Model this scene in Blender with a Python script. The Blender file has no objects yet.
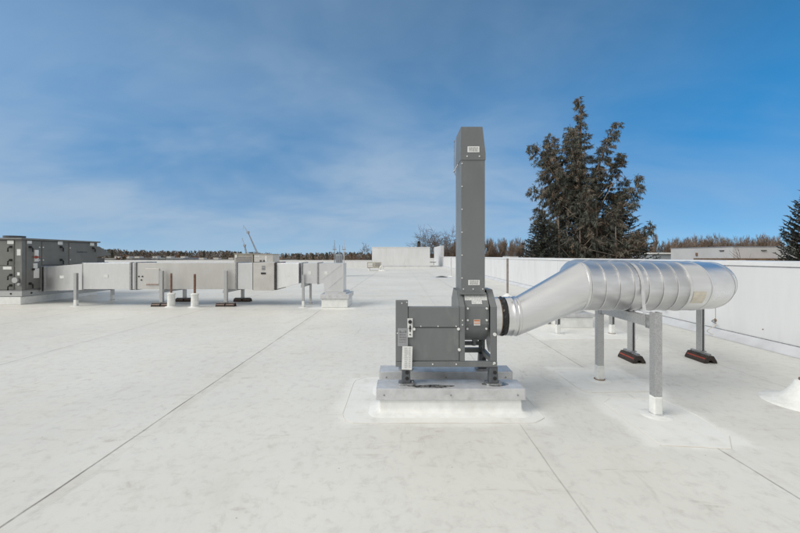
import bpy, math, random
from mathutils import Vector, Matrix
R = math.radians
random.seed(7)
S = bpy.context.scene
COL = S.collection

# ------------------------------------------------------------------ camera
H, F = 1.7, 361.0                       # eye height above the roof, focal length in photo pixels
cam = bpy.data.cameras.new('camera'); co = bpy.data.objects.new('camera', cam); COL.objects.link(co)
co.location = (0, 0, H); co.rotation_euler = (R(90), 0, 0)
cam.sensor_width = 36; cam.lens = F / 800 * 36; cam.shift_y = -10.5 / 800
cam.clip_start = .05; cam.clip_end = 20000
S.camera = co
def at(px, py, Y):                      # a photo pixel at a known distance -> a point of the place
    return Vector(((px - 400) / F * Y, Y, H - (py - 256) / F * Y))
def atx(px, Y): return (px - 400) / F * Y
def atz(py, Y): return H - (py - 256) / F * Y

# ------------------------------------------------------------------ sky, sun, exposure
SUN_EL, SUN_AZ = 38, -116               # azimuth from +Y (north), clockwise positive: -116 = left, a little behind
w = bpy.data.worlds.new('World'); S.world = w; w.use_nodes = True
nt = w.node_tree; nt.nodes.clear()
def N(t, kind, **kw):
    n = t.nodes.new(kind)
    for k, v in kw.items():
        if k.startswith('i_'):
            n.inputs[k[2:].replace('_', ' ')].default_value = v
        else: setattr(n, k, v)
    return n
def math_(t, op, a, b=None, c=None, clamp=False):
    n = t.nodes.new('ShaderNodeMath'); n.operation = op; n.use_clamp = clamp
    for i, v in enumerate((a, b, c)):
        if v is None: continue
        if isinstance(v, (int, float)): n.inputs[i].default_value = v
        else: t.links.new(v, n.inputs[i])
    return n.outputs[0]
def ramp(t, v, a, b, lo=0., hi=1., smooth=True):
    n = t.nodes.new('ShaderNodeMapRange'); n.clamp = True
    if smooth: n.interpolation_type = 'SMOOTHSTEP'
    t.links.new(v, n.inputs[0])
    for i, x in zip((1, 2, 3, 4), (a, b, lo, hi)): n.inputs[i].default_value = x
    return n.outputs[0]
def mixc(t, f, a, b, mode='MIX'):
    n = t.nodes.new('ShaderNodeMix'); n.data_type = 'RGBA'; n.blend_type = mode
    for i, v in ((0, f), (6, a), (7, b)):
        if isinstance(v, (int, float)): n.inputs[i].default_value = v
        elif isinstance(v, tuple): n.inputs[i].default_value = v if len(v) == 4 else (*v, 1)
        else: t.links.new(v, n.inputs[i])
    return n.outputs[2]
sky = N(nt, 'ShaderNodeTexSky', sky_type='NISHITA', sun_disc=False, sun_elevation=R(SUN_EL), sun_rotation=R(SUN_AZ),
        altitude=100, air_density=.32, dust_density=.0, ozone_density=5.0)
tc = N(nt, 'ShaderNodeTexCoord'); sx = N(nt, 'ShaderNodeSeparateXYZ'); nt.links.new(tc.outputs['Generated'], sx.inputs[0])
zz = math_(nt, 'ADD', math_(nt, 'MAXIMUM', sx.outputs[2], 0.), .30)
cx = N(nt, 'ShaderNodeCombineXYZ')
nt.links.new(math_(nt, 'DIVIDE', sx.outputs[0], zz), cx.inputs[0]); nt.links.new(math_(nt, 'DIVIDE', sx.outputs[1], zz), cx.inputs[1])
def cloud(scale, rot, stretch, detail, loc):
    m = N(nt, 'ShaderNodeMapping'); nt.links.new(cx.outputs[0], m.inputs[0])
    m.inputs['Rotation'].default_value = (0, 0, R(rot)); m.inputs['Scale'].default_value = (scale, scale * stretch, 1); m.inputs['Location'].default_value = loc
    n = N(nt, 'ShaderNodeTexNoise', i_Scale=1.0, i_Detail=detail, i_Roughness=.58, i_Distortion=.5); nt.links.new(m.outputs[0], n.inputs[0])
    return n.outputs[0]
c1 = ramp(nt, cloud(.75, 24, 1.4, 4, (1.3, 4.1, 0)), .26, .74)
c2 = ramp(nt, cloud(2.0, 22, 1.5, 7, (7.7, 2.2, 0)), .20, .84, smooth=False)
left = ramp(nt, sx.outputs[0], -.30, .85, 1., .18)        # the thin cirrus lies to the left, the right is clear
low = ramp(nt, sx.outputs[2], .06, .55, .80, .72)
thin = math_(nt, 'MULTIPLY', math_(nt, 'MULTIPLY', math_(nt, 'ADD', math_(nt, 'ADD', math_(nt, 'MULTIPLY', c1, .30), .24), math_(nt, 'MULTIPLY', math_(nt, 'ADD', .25, c1), math_(nt, 'MULTIPLY', c2, .60))), left), low)
fill_cloud = math_(nt, 'MAXIMUM', ramp(nt, sx.outputs[1], .20, -.50, 0., .9), math_(nt, 'MAXIMUM', ramp(nt, sx.outputs[2], .585, .70, 0., .9), ramp(nt, math_(nt, 'ABSOLUTE', sx.outputs[0]), .77, .92, 0., .85)))   # unseen white cloud added overhead, behind and beside the view as neutral fill light
bank = math_(nt, 'MULTIPLY', math_(nt, 'MULTIPLY', ramp(nt, sx.outputs[2], .02, .12, .2, 1.), ramp(nt, sx.outputs[2], .16, .34, 1., 0.)), math_(nt, 'MULTIPLY', ramp(nt, sx.outputs[0], -.1, .55, 1., .25), math_(nt, 'MULTIPLY', math_(nt, 'MULTIPLY', c1, c2), 2.1)))   # the low bank of white cloud
hz = math_(nt, 'ADD', bank, ramp(nt, sx.outputs[2], .0, .30, .50, 0.))
cov = math_(nt, 'SUBTRACT', 1., math_(nt, 'POWER', 2.718, math_(nt, 'MULTIPLY', math_(nt, 'ADD', thin, hz), -1.25)))
hsv = N(nt, 'ShaderNodeHueSaturation', i_Saturation=1.36, i_Hue=.480); nt.links.new(sky.outputs[0], hsv.inputs['Color']); nt.links.new(ramp(nt, sx.outputs[2], .0, .42, .54, 1.36), hsv.inputs['Value'])
skyc = mixc(nt, fill_cloud, mixc(nt, cov, hsv.outputs[0], (2.1, 2.75, 3.5)), (4.2, 4.1, 3.9))
bg = N(nt, 'ShaderNodeBackground', i_Strength=.13); nt.links.new(skyc, bg.inputs[0])
wo = N(nt, 'ShaderNodeOutputWorld'); nt.links.new(bg.outputs[0], wo.inputs[0])
sl = bpy.data.lights.new('sun', 'SUN'); so = bpy.data.objects.new('sun', sl); COL.objects.link(so)
sl.energy = 1.6; sl.angle = R(35); sl.color = (1, .95, .87)
sd = Vector((math.sin(R(SUN_AZ)) * math.cos(R(SUN_EL)), math.cos(R(SUN_AZ)) * math.cos(R(SUN_EL)), math.sin(R(SUN_EL))))
so.rotation_euler = sd.to_track_quat('Z', 'Y').to_euler()
S.view_settings.view_transform = 'Standard'; S.view_settings.look = 'None'
S.view_settings.gamma = 1; S.view_settings.exposure = 0.55
try: S.view_settings.use_curve_mapping = False
except Exception: pass

# ------------------------------------------------------------------ materials
def mat(name, c, rough=.6, metal=0., var=.12, scale=6., c2=None, bump=0., bscale=30., stretch=(1, 1, 1), spec=.5, rvar=.1, dirt=None, dscale=1.5, dlo=.5, dhi=.75):
    m = bpy.data.materials.new(name); m.use_nodes = True; t = m.node_tree
    b = t.nodes['Principled BSDF']; b.inputs['Metallic'].default_value = metal; b.inputs['Specular IOR Level'].default_value = spec
    tc = N(t, 'ShaderNodeTexCoord'); mp = N(t, 'ShaderNodeMapping'); mp.inputs['Scale'].default_value = stretch
    t.links.new(tc.outputs['Object'], mp.inputs[0])
    n = N(t, 'ShaderNodeTexNoise', i_Scale=scale, i_Detail=5., i_Roughness=.6); t.links.new(mp.outputs[0], n.inputs[0])
    f = ramp(t, n.outputs[0], .3, .7)
    d = c2 or tuple(x * (1 - 2 * var) for x in c)
    a = c if c2 else tuple(min(1, x * (1 + var)) for x in c)
    colr = mixc(t, f, a, d)
    if dirt:
        n2 = N(t, 'ShaderNodeTexNoise', i_Scale=dscale, i_Detail=8., i_Roughness=.68); t.links.new(mp.outputs[0], n2.inputs[0])
        colr = mixc(t, ramp(t, n2.outputs[0], dlo, dhi, 0, dirt[3]), colr, dirt[:3])
    t.links.new(colr, b.inputs['Base Color'])
    t.links.new(ramp(t, n.outputs[0], .3, .7, max(.03, rough - rvar), min(1, rough + rvar)), b.inputs['Roughness'])
    if bump:
        n3 = N(t, 'ShaderNodeTexNoise', i_Scale=bscale, i_Detail=3.); t.links.new(mp.outputs[0], n3.inputs[0])
        bp = N(t, 'ShaderNodeBump', i_Strength=bump, i_Distance=.02); t.links.new(n3.outputs[0], bp.inputs['Height'])
        t.links.new(bp.outputs[0], b.inputs['Normal'])
    return m
M = {}
M['fan'] = mat('grey fan enamel', (.150, .161, .166), .40, var=.05, scale=2.2, bump=.16, bscale=2.6, stretch=(1, 1, .45), dirt=(.27, .275, .27, .35), dscale=4)
M['fan2'] = mat('dark grey enamel', (.11, .12, .124), .45, var=.05)
M['unit'] = mat('grey air handler paint', (.150, .153, .146), .5, var=.05, scale=1.5, dirt=(.25, .25, .23, .3), dscale=1.2)
M['unit2'] = mat('grey cap paint', (.165, .17, .165), .5, var=.05)
M['black'] = mat('black rubber', (.012, .012, .013), .5, var=.2, bump=.2, bscale=60)
M['fabric'] = mat('black coated fabric', (.014, .014, .015), .28, var=.2, bump=.15, bscale=40)
M['iso'] = mat('charcoal isolator housing', (.085, .094, .105), .42, var=.1, scale=20)
M['foot'] = mat('recycled rubber block', (.045, .035, .030), .8, var=.25, scale=60, bump=.5, bscale=120)
M['red'] = mat('red reflective stripe', (.34, .055, .03), .5)
M['pole'] = mat('brownish grey pole', (.24, .205, .185), .5, var=.15, scale=12)
M['tan'] = mat('tan reflective stripe', (.30, .20, .17), .5, var=.2, scale=30)
M['brown'] = mat('brown pipe', (.165, .085, .058), .5, var=.2, scale=12)
M['jacket'] = mat('aluminium jacket', (.76, .765, .77), .32, 1., var=.04, scale=3, rvar=.06, bump=.22, bscale=2.2, stretch=(.35, 2.2, 2.2))
M['jacket2'] = mat('satin aluminium jacket', (.74, .745, .75), .40, 1., var=.05, scale=5, rvar=.06, bump=.16, bscale=2.4, stretch=(.6, 2, 2))
M['galv'] = mat('galvanised steel', (.47, .48, .485), .48, .7, var=.10, scale=95, rvar=.1, dirt=(.30, .30, .29, .35), dscale=14)
M['galvd'] = mat('weathered galvanised steel', (.36, .37, .38), .5, .7, var=.18, scale=30, rvar=.1)
M['sheet'] = mat('galvanised duct sheet', (.68, .69, .70), .40, .8, var=.05, scale=3, rvar=.08, bump=.12, bscale=2.2, stretch=(1, 1, .35), dirt=(.48, .48, .47, .3), dscale=1.4)
M['wrap'] = mat('matt beige duct sheet', (.55, .545, .53), .48, .55, var=.05, scale=2, bump=.1, bscale=2, stretch=(1, 1, .35), dirt=(.46, .445, .42, .45), dscale=1.1)
M['beige'] = mat('beige equipment paint', (.42, .40, .35), .55, var=.08, scale=3)
M['box'] = mat('pale equipment paint', (.50, .49, .47), .5, var=.05, scale=3, dirt=(.36, .34, .31, .4))
M['white'] = mat('white paint', (.74, .75, .74), .5, var=.04, scale=4)
M['label'] = mat('white sticker', (.70, .71, .70), .45, var=.05, scale=20)
M['sheen'] = mat('pale speckled sheen', (.66, .67, .66), .6, c2=(.40, .41, .41), scale=70)  # reflected sky on the fan throat, put into a pale speckled colour
M['plate'] = mat('grey name plate', (.33, .34, .36), .4, .3, var=.06, scale=30)
M['ink'] = mat('grey print', (.22, .22, .23), .6)
M['dark'] = mat('black print', (.02, .02, .022), .6)
M['orange'] = mat('orange print', (.52, .20, .09), .5)
M['manila'] = mat('beige sticker', (.60, .56, .48), .6, var=.06, scale=12)
M['boot'] = mat('white membrane boot', (.72, .735, .72), .45, var=.05, scale=10, bump=.35, bscale=9, dirt=(.5, .49, .46, .5), dscale=7)
M['cap'] = mat('silver white rail cap', (.58, .59, .605), .38, .3, var=.06, scale=8, dirt=(.36, .36, .37, .6), dscale=9)
M['curb'] = mat('white membrane on curb', (.73, .745, .735), .5, var=.04, scale=7, bump=.2, bscale=7, dirt=(.52, .50, .46, .4), dscale=6)
M['panel'] = mat('white wall panel', (.66, .675, .69), .5, var=.03, scale=1.2, bump=.12, bscale=1.3, stretch=(1, 1, .22), dirt=(.50, .495, .47, .42), dscale=2.6)
M['flash'] = mat('grey white flashing', (.56, .575, .60), .5, var=.05, scale=2, dirt=(.42, .42, .42, .4), dscale=2)
M['coping'] = mat('white metal coping', (.72, .73, .74), .4, .1, var=.03, scale=2)
M['joint'] = mat('dark joint', (.10, .10, .10), .8)
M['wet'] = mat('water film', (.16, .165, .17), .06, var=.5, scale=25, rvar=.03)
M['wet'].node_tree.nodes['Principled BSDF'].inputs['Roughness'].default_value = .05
M['concrete'] = mat('pale grey wall', (.42, .43, .45), .8, var=.06, scale=.3, dirt=(.30, .30, .30, .4), dscale=.2)
M['palewall'] = mat('pale painted wall', (.56, .57, .59), .8, var=.05, scale=.3, dirt=(.40, .40, .40, .35), dscale=.25)
M['metalsiding'] = mat('grey blue siding', (.32, .35, .38), .6, var=.08, scale=.4)
M['roofsheet'] = mat('weathered roof sheet', (.30, .29, .28), .7, var=.15, scale=.3)
M['rust'] = mat('rusty fascia', (.22, .14, .09), .8, var=.2, scale=1.5)
M['crane'] = mat('hazy crane paint', (.40, .42, .45), .6, var=.08)  # pale tone is distance haze mixed into the paint colour
M['steel'] = mat('grey painted steel', (.24, .26, .29), .6, var=.1)
M['bark'] = mat('grey brown bark', (.17, .125, .095), .9, var=.25, scale=3, bump=.5, bscale=12)
M['barkpale'] = mat('pale dead wood', (.30, .25, .21), .9, var=.2, scale=3)
M['twig'] = mat('bare twigs', (.235, .18, .14), .9, var=.25, scale=.8)
M['twig2'] = mat('grey bare twigs', (.155, .125, .105), .9, var=.25, scale=.8)
def leafmat(name, a, b):
    m = mat(name, a, .75, c2=b, scale=.9, spec=.25); return m
M['leaf1'] = leafmat('dark grey green needles', (.122, .130, .108), (.080, .088, .076))
M['leaf2'] = leafmat('brown green needles', (.18, .162, .13), (.125, .112, .093))
M['leaf3'] = leafmat('dead brown needles', (.19, .15, .11), (.13, .10, .075))
M['spruce1'] = leafmat('blue black spruce needles', (.062, .074, .072), (.042, .051, .05))
M['spruce2'] = leafmat('green spruce needles', (.078, .085, .071), (.052, .059, .05))
M['wood1'] = leafmat('brown winter wood', (.20, .165, .135), (.155, .125, .105))  # far wood colours are paler to carry the distance haze
M['wood2'] = leafmat('dark conifer wood', (.125, .125, .105), (.095, .10, .085))
M['wood3'] = leafmat('rust coloured brush', (.22, .125, .08), (.16, .10, .07))
M['wood4'] = leafmat('grey twig haze', (.24, .215, .20), (.19, .17, .155))
M['grass'] = mat('dead winter grass', (.16, .14, .09), .95, c2=(.10, .095, .06), scale=.05)

def roof_material():
    m = bpy.data.materials.new('white roof membrane'); m.use_nodes = True; t = m.node_tree
    b = t.nodes['Principled BSDF']; b.inputs['Specular IOR Level'].default_value = .4
    tc = N(t, 'ShaderNodeTexCoord'); P = tc.outputs['Object']
    sx = N(t, 'ShaderNodeSeparateXYZ'); t.links.new(P, sx.inputs[0])
    def noise(scale, detail=4., rough=.6, st=(1, 1, 1), rot=0, dist=0.):
        mp = N(t, 'ShaderNodeMapping'); mp.inputs['Scale'].default_value = st; mp.inputs['Rotation'].default_value = (0, 0, R(rot)); t.links.new(P, mp.inputs[0])
        n = N(t, 'ShaderNodeTexNoise', i_Scale=scale, i_Detail=detail, i_Roughness=rough, i_Distortion=dist); t.links.new(mp.outputs[0], n.inputs[0]); return n.outputs[0]
    big = noise(.22, 4); mid = noise(1.3, 6, .65, (1, .7, 1), 20, .6); fine = noise(9, 8, .72, dist=.4); scuff = noise(5.5, 9, .74, (.28, 1, 1), 28, 1.2); scuff2 = noise(4.2, 9, .74, (1, .25, 1), -17, 1.6)
    c = mixc(t, ramp(t, big, .34, .66), (.665, .668, .635), (.60, .60, .57))
    c = mixc(t, ramp(t, mid, .46, .74, 0, .38), c, (.535, .53, .50))
    c = mixc(t, ramp(t, fine, .48, .70, 0, .55), c, (.48, .465, .44))
    scm = math_(t, 'MULTIPLY', ramp(t, scuff, .55, .66), ramp(t, mid, .42, .60))
    c = mixc(t, math_(t, 'MULTIPLY', scm, .42), c, (.36, .33, .29))
    scm2 = math_(t, 'MULTIPLY', ramp(t, scuff2, .57, .67), ramp(t, big, .40, .56))
    c = mixc(t, math_(t, 'MULTIPLY', scm2, .42), c, (.38, .36, .33))
    # small dark specks of grit
    v = N(t, 'ShaderNodeTexVoronoi', i_Scale=3.2); t.links.new(P, v.inputs[0])
    c = mixc(t, ramp(t, v.outputs['Distance'], .012, .028, .6, 0), c, (.22, .20, .18))
    # lap seams: each sheet edge, with dirt gathered along it, broken up by noise
    wob = math_(t, 'MULTIPLY', math_(t, 'SUBTRACT', noise(.8, 2), .5), .05)
    seam = None; lap = None
    def line(co_, x, wd, gain):
        d = math_(t, 'ABSOLUTE', math_(t, 'SUBTRACT', math_(t, 'ADD', co_, wob), x))
        return math_(t, 'MULTIPLY', ramp(t, d, wd * .4, wd, 1, 0), gain)
    sn = noise(2.3, 5, .7)
    for co_, x, wd, g in ((sx.outputs[0], -2.50, .013, .85), (sx.outputs[0], 1.21, .009, .42), (sx.outputs[0], 2.80, .011, .75), (sx.outputs[0], -6.25, .014, .55),
                       (sx.outputs[0], -9.95, .014, .6), (sx.outputs[0], -13.65, .014, .6), (sx.outputs[0], 5.0, .010, .35), (sx.outputs[0], .3, .03, 0.),
                       (sx.outputs[1], 15.3, .05, .45), (sx.outputs[1], 11.4, .03, .30), (sx.outputs[1], 30.3, .08, .4), (sx.outputs[1], -1.5, .012, .6)):
        l = line(co_, x, wd, g); seam = l if seam is None else math_(t, 'MAXIMUM', seam, l)
        q = line(math_(t, 'ADD', co_, -.05), x, .08, min(1, g * 1.2)); lap = q if lap is None else math_(t, 'MAXIMUM', lap, q)
    c = mixc(t, math_(t, 'MULTIPLY', lap, math_(t, 'MULTIPLY', ramp(t, sn, .4, .65), .30)), c, (.45, .41, .36))
    c = mixc(t, math_(t, 'MULTIPLY', seam, ramp(t, sn, .28, .62, .45, 1)), c, (.15, .135, .12))
    # brushed white coating around the curbs and posts, with feathered edges
    cn = noise(2.6, 6, .7)
    for x0, x1, y0, y1 in ((-.62, 1.50, 3.70, 5.0), (2.30, 3.12, 3.25, 4.35), (2.25, 3.25, 4.5, 5.45), (2.9, 5.0, 7.4, 9.8), (-2.9, -1.5, 11.5, 13.4)):
        dx = math_(t, 'SUBTRACT', math_(t, 'ABSOLUTE', math_(t, 'SUBTRACT', sx.outputs[0], (x0 + x1) / 2)), (x1 - x0) / 2)
        dy = math_(t, 'SUBTRACT', math_(t, 'ABSOLUTE', math_(t, 'SUBTRACT', sx.outputs[1], (y0 + y1) / 2)), (y1 - y0) / 2)
        d = math_(t, 'ADD', math_(t, 'MAXIMUM', dx, dy), math_(t, 'MULTIPLY', math_(t, 'SUBTRACT', cn, .5), .5))
        c = mixc(t, ramp(t, d, -.02, .16, .85, 0), c, (.735, .745, .72))
    t.links.new(c, b.inputs['Base Color'])
    t.links.new(ramp(t, mid, .3, .7, .42, .62), b.inputs['Roughness'])
    hsum = math_(t, 'ADD', math_(t, 'MULTIPLY', noise(2.1, 3, .5, dist=1.2), .5), math_(t, 'ADD', math_(t, 'MULTIPLY', noise(30, 3), .06), math_(t, 'MULTIPLY', lap, .15)))
    bp = N(t, 'ShaderNodeBump', i_Strength=.35, i_Distance=.03); t.links.new(hsum, bp.inputs['Height']); t.links.new(bp.outputs[0], b.inputs['Normal'])
    return m
M['roof'] = roof_material()
M['seal'] = mat('dirty edge sealant', (.69, .69, .665), .6, c2=(.57, .54, .49), scale=2.2)
M['patch'] = mat('white membrane patch', (.745, .755, .735), .5, c2=(.69, .70, .68), scale=2.5, bump=.25, bscale=6, dirt=(.50, .48, .44, .5), dscale=5, dlo=.52)

# ------------------------------------------------------------------ builders
def wpos(o):
    p = Vector((0, 0, 0))
    while o: p = p + o.location; o = o.parent
    return p
def orient(d):
    d = Vector(d).normalized()
    up = Vector((0, 0, 1)) if abs(d.z) < .95 else Vector((0, 1, 0))
    a = d.cross(up).normalized(); return a, a.cross(d).normalized()
class MB:
    def __init__(s): s.v = []; s.f = []; s.m = []
    def add(s, vs, fs, mi=0):
        k = len(s.v); s.v += [tuple(p) for p in vs]; s.f += [tuple(i + k for i in f) for f in fs]; s.m += [mi] * len(fs); return s
    def box(s, x0, x1, y0, y1, z0, z1, mi=0):
        vs = [(x, y, z) for z in (z0, z1) for y in (y0, y1) for x in (x0, x1)]
        return s.add(vs, [(0, 2, 3, 1), (4, 5, 7, 6), (0, 1, 5, 4), (2, 6, 7, 3), (0, 4, 6, 2), (1, 3, 7, 5)], mi)
    def obox(s, c, ax, ay, az, mi=0):   # oriented box by half-axes
        c, ax, ay, az = map(Vector, (c, ax, ay, az))
        vs = [c + ax * i + ay * j + az * k for k in (-1, 1) for j in (-1, 1) for i in (-1, 1)]
        return s.add(vs, [(0, 2, 3, 1), (4, 5, 7, 6), (0, 1, 5, 4), (2, 6, 7, 3), (0, 4, 6, 2), (1, 3, 7, 5)], mi)
    def prism(s, poly, axis, a, b, mi=0):   # poly in the two other axes, in order
        def P(p, t):
            return {'x': (t, p[0], p[1]), 'y': (p[0], t, p[1]), 'z': (p[0], p[1], t)}[axis]
        n = len(poly); ar = sum(poly[i][0] * poly[(i + 1) % n][1] - poly[(i + 1) % n][0] * poly[i][1] for i in range(n))
        if (ar < 0) != (axis == 'y'): poly = poly[::-1]
        vs = [P(p, a) for p in poly] + [P(p, b) for p in poly]
        fs = [tuple(range(n))[::-1], tuple(range(n, 2 * n))] + [(i, (i + 1) % n, n + (i + 1) % n, n + i) for i in range(n)]
        return s.add(vs, fs, mi)
    def rings(s, rs, cap0=True, cap1=True, mi=0, closed=False):
        n = len(rs[0]); vs = [p for r in rs for p in r]; fs = []
        k = len(rs)
        for j in range(k if closed else k - 1):
            for i in range(n):
                a, b = j * n, ((j + 1) % k) * n
                fs.append((a + i, a + (i + 1) % n, b + (i + 1) % n, b + i))
        if not closed:
            if cap0: fs.append(tuple(range(n))[::-1])
            if cap1: fs.append(tuple(range((k - 1) * n, k * n)))
        return s.add(vs, fs, mi)
    def tube(s, pts, rad, n=10, cap=True, mi=0):
        pts = [Vector(p) for p in pts]
        if isinstance(rad, (int, float)): rad = [rad] * len(pts)
        rs = []
        for i, p in enumerate(pts):
            d = pts[min(i + 1, len(pts) - 1)] - pts[max(i - 1, 0)]
            a, b = orient(d)
            rs.append([p + (a * math.cos(t) - b * math.sin(t)) * -rad[i] for t in [2 * math.pi * j / n for j in range(n)]])
        return s.rings(rs, cap, cap, mi)
    def cyl(s, p, q, r, n=16, r2=None, mi=0): return s.tube([p, q], [r, r if r2 is None else r2], n, True, mi)
    def build(s, name, m, parent=None, bevel=0, smooth=None, seg=2):
        me = bpy.data.meshes.new(name)
        off = wpos(parent) if parent else Vector((0, 0, 0))
        me.from_pydata([(x - off.x, y - off.y, z - off.z) for x, y, z in s.v], [], s.f)
        for q in (m if isinstance(m, (list, tuple)) else [m]): me.materials.append(M[q])
        if any(s.m): me.polygons.foreach_set('material_index', s.m)
        me.update()
        if smooth is not None:
            me.shade_smooth()
            me.set_sharp_from_angle(angle=R(smooth))
        o = bpy.data.objects.new(name, me); COL.objects.link(o)
        if parent: o.parent = parent
        if bevel:
            b = o.modifiers.new('bevel', 'BEVEL'); b.width = bevel; b.segments = seg; b.limit_method = 'ANGLE'; b.angle_limit = R(40); b.harden_normals = False
        return o
class Each:                             # small fixings, each a mesh of its own
    def __init__(s): s.l = []
    def cyl(s, *a, **k): s.l.append(MB().cyl(*a, **k)); return s
    def build(s, name, m, parent):
        for b in s.l: b.build(name, m, parent)
def tag(o, label, cat, group=None):
    o['label'] = label; o['category'] = cat
    if group: o['group'] = group
    return o
def thing(name, loc, label, cat, group=None):
    o = bpy.data.objects.new(name, None); COL.objects.link(o); o.location = loc; o.empty_display_size = .2
    return tag(o, label, cat, group)
def struct(o): o['kind'] = 'structure'; return o
def kids(o): return [c for c in bpy.data.objects if c.parent == o]
def dup(root, loc, label, rz=0, scale=None):
    ch = kids(root)
    r = root.copy(); COL.objects.link(r); r.location = loc; r['label'] = label; r.rotation_euler = (0, 0, rz)
    if scale: r.scale = scale
    for c in ch:
        g = kids(c); d = c.copy(); COL.objects.link(d); d.parent = r
        for e in g:
            f = e.copy(); COL.objects.link(f); f.parent = d
    return r
def circle(c, axis, r, n=40, ph=0):
    a, b = orient(axis)
    return [Vector(c) + (a * math.cos(t) + b * math.sin(t)) * r for t in [ph + 2 * math.pi * j / n for j in range(n)]]
def ring_yz(x, y, z, r, n=48): return [Vector((x, y + r * math.cos(t), z + r * math.sin(t))) for t in [2 * math.pi * j / n for j in range(n)]]

# ------------------------------------------------------------------ ground, roof
GZ = -6.0
struct(MB().add([(-6000, -3000, GZ), (6000, -3000, GZ), (6000, 9000, GZ), (-6000, 9000, GZ)], [(0, 1, 2, 3)]).build('ground', 'grass'))
WX = 6.80                                # inner face of the long right parapet
rb = MB()
rb.box(-95, WX + .3, -14, 72.4, -.5, 0)
struct(rb.build('roof', 'roof'))
hw = MB().box(-94.8, WX + .25, -13.8, 72.2, GZ, -.502)
struct(hw.build('building_base', 'concrete'))

def patch(name, pts, label):
    # a flat welded sheet with cut corners, 4 mm thick
    o = MB().prism(pts, 'z', .0, .004).build(name, 'patch', None, .002)
    c = MB()
    P = [Vector((p[0], p[1], .003)) for p in pts] + [Vector((*pts[0][:2], .003))]
    for a, b in zip(P, P[1:]): c.tube([a, b], .0045, 4, False)
    c.build('edge_sealant', 'seal', o)
    return tag(o, label, 'roof patch')
def rounded(x0, x1, y0, y1, r, jit=0., seed=1):
    rnd = random.Random(seed); out = []
    for cx_, cy_, a0 in ((x1 - r, y1 - r, 0), (x0 + r, y1 - r, 90), (x0 + r, y0 + r, 180), (x1 - r, y0 + r, 270)):
        for k in range(5):
            a = R(a0 + k * 22.5); out.append((cx_ + r * math.cos(a) + rnd.uniform(-jit, jit), cy_ + r * math.sin(a) + rnd.uniform(-jit, jit)))
    return out

# ------------------------------------------------------------------ right parapet wall
def parapet():
    Y0, Y1 = -13.9, 60
    top = 1.61
    t = thing('parapet_wall', (WX, 10, 0), 'long white panelled parapet wall running along the right edge of the roof', 'wall')
    MB().box(WX + .01, WX + .30, Y0, 72, 0.002, top - .10).build('wall', 'panel', t)
    # panels between vertical joints
    ys = [7.77 + 2.6 * k for k in range(-8, 21)]
    for a, b in zip(ys, ys[1:]):
        MB().box(WX - .012, WX + .0095, a + .012, b - .012, .15, top - .105).build('wall_panel', 'panel', t, .004)
    js = MB()
    for y in ys: js.box(WX - .002, WX + .0098, y - .010, y + .010, .15, top - .105)
    js.build('joint_sealant', 'flash', t)
    MB().prism([(WX - .035, top - .10), (WX + .335, top - .10), (WX + .335, top), (WX - .035, top - .015)], 'y', Y0, 60).build('coping', 'coping', t, .006)
    for k in range(14): MB().box(WX - .039, WX + .338, 4.4 + k * 3.05, 4.44 + k * 3.05, top - .101, top + .003).build('coping_splice', 'coping', t)
    MB().box(WX - .020, WX + .0, Y0, 60, top - .112, top - .102).build('drip_edge', 'galvd', t)
    # base flashing: a sloped membrane upturn with a termination bar
    MB().prism([(WX - .012, .155), (WX - .006, .004), (WX - .20, .004), (WX - .17, .012)], 'y', Y0, 60).build('base_flashing', 'flash', t)
    MB().box(WX - .022, WX - .0125, Y0, 60, .149, .162).build('termination_bar', 'galvd', t)
    sc = Each()
    for y in [5.45 + k * 1.3 for k in range(0, 12)]: sc.cyl((WX - .012, y, .33), (WX - .019, y, .33), .011, 8)
    sc.build('screw', 'rust', t)
    # raised block at the far end
    MB().box(WX - .01, WX + .50, 60.0, 72, top, 3.42).build('raised_block', 'panel', t)
    MB().box(WX - .01, WX + .50, 60.0, 72, 0.002, top - .002).build('raised_block_base', 'panel', t)
    return t
parapet()
# conduit hooks on the parapet
for i, (px, py, lab) in enumerate(((666.5, 317, 'small pipe stub bent low on the white parapet behind the round duct'), (716, 328, 'small pipe stub low on the parapet with a thin wire looping down'))):
    Y = WX * F / (px - 400)
    z = .36 if i == 0 else .30
    t = thing('pipe_stub', (WX - .012, Y, z), lab, 'pipe stub')
    MB().tube([(WX - .012, Y, z + .02), (WX - .07, Y, z + .02), (WX - .09, Y, z), (WX - .09, Y - .10, z - .03)], .013, 8).build('pipe', 'galvd', t, smooth=40)
    MB().cyl((WX - .012, Y, z + .02), (WX - .02, Y, z + .02), .035, 12).build('flange', 'rust', t)
    MB().tube([(WX - .025, Y, z + .06), (WX - .025, Y + .01, 1.45)], .006, 6).build('wire', 'white', t)
    if i == 1:
        pts = [(WX - .06, Y - .10, z - .03)] + [(WX - .10 - .18 * math.sin(a), Y - .12 - .05 * math.sin(2 * a), z - .04 - (z - .05) * a / math.pi) for a in [math.pi * k / 10 for k in range(11)]]
        MB().tube(pts, .006, 6).build('cable', 'manila', t, smooth=60)

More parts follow.
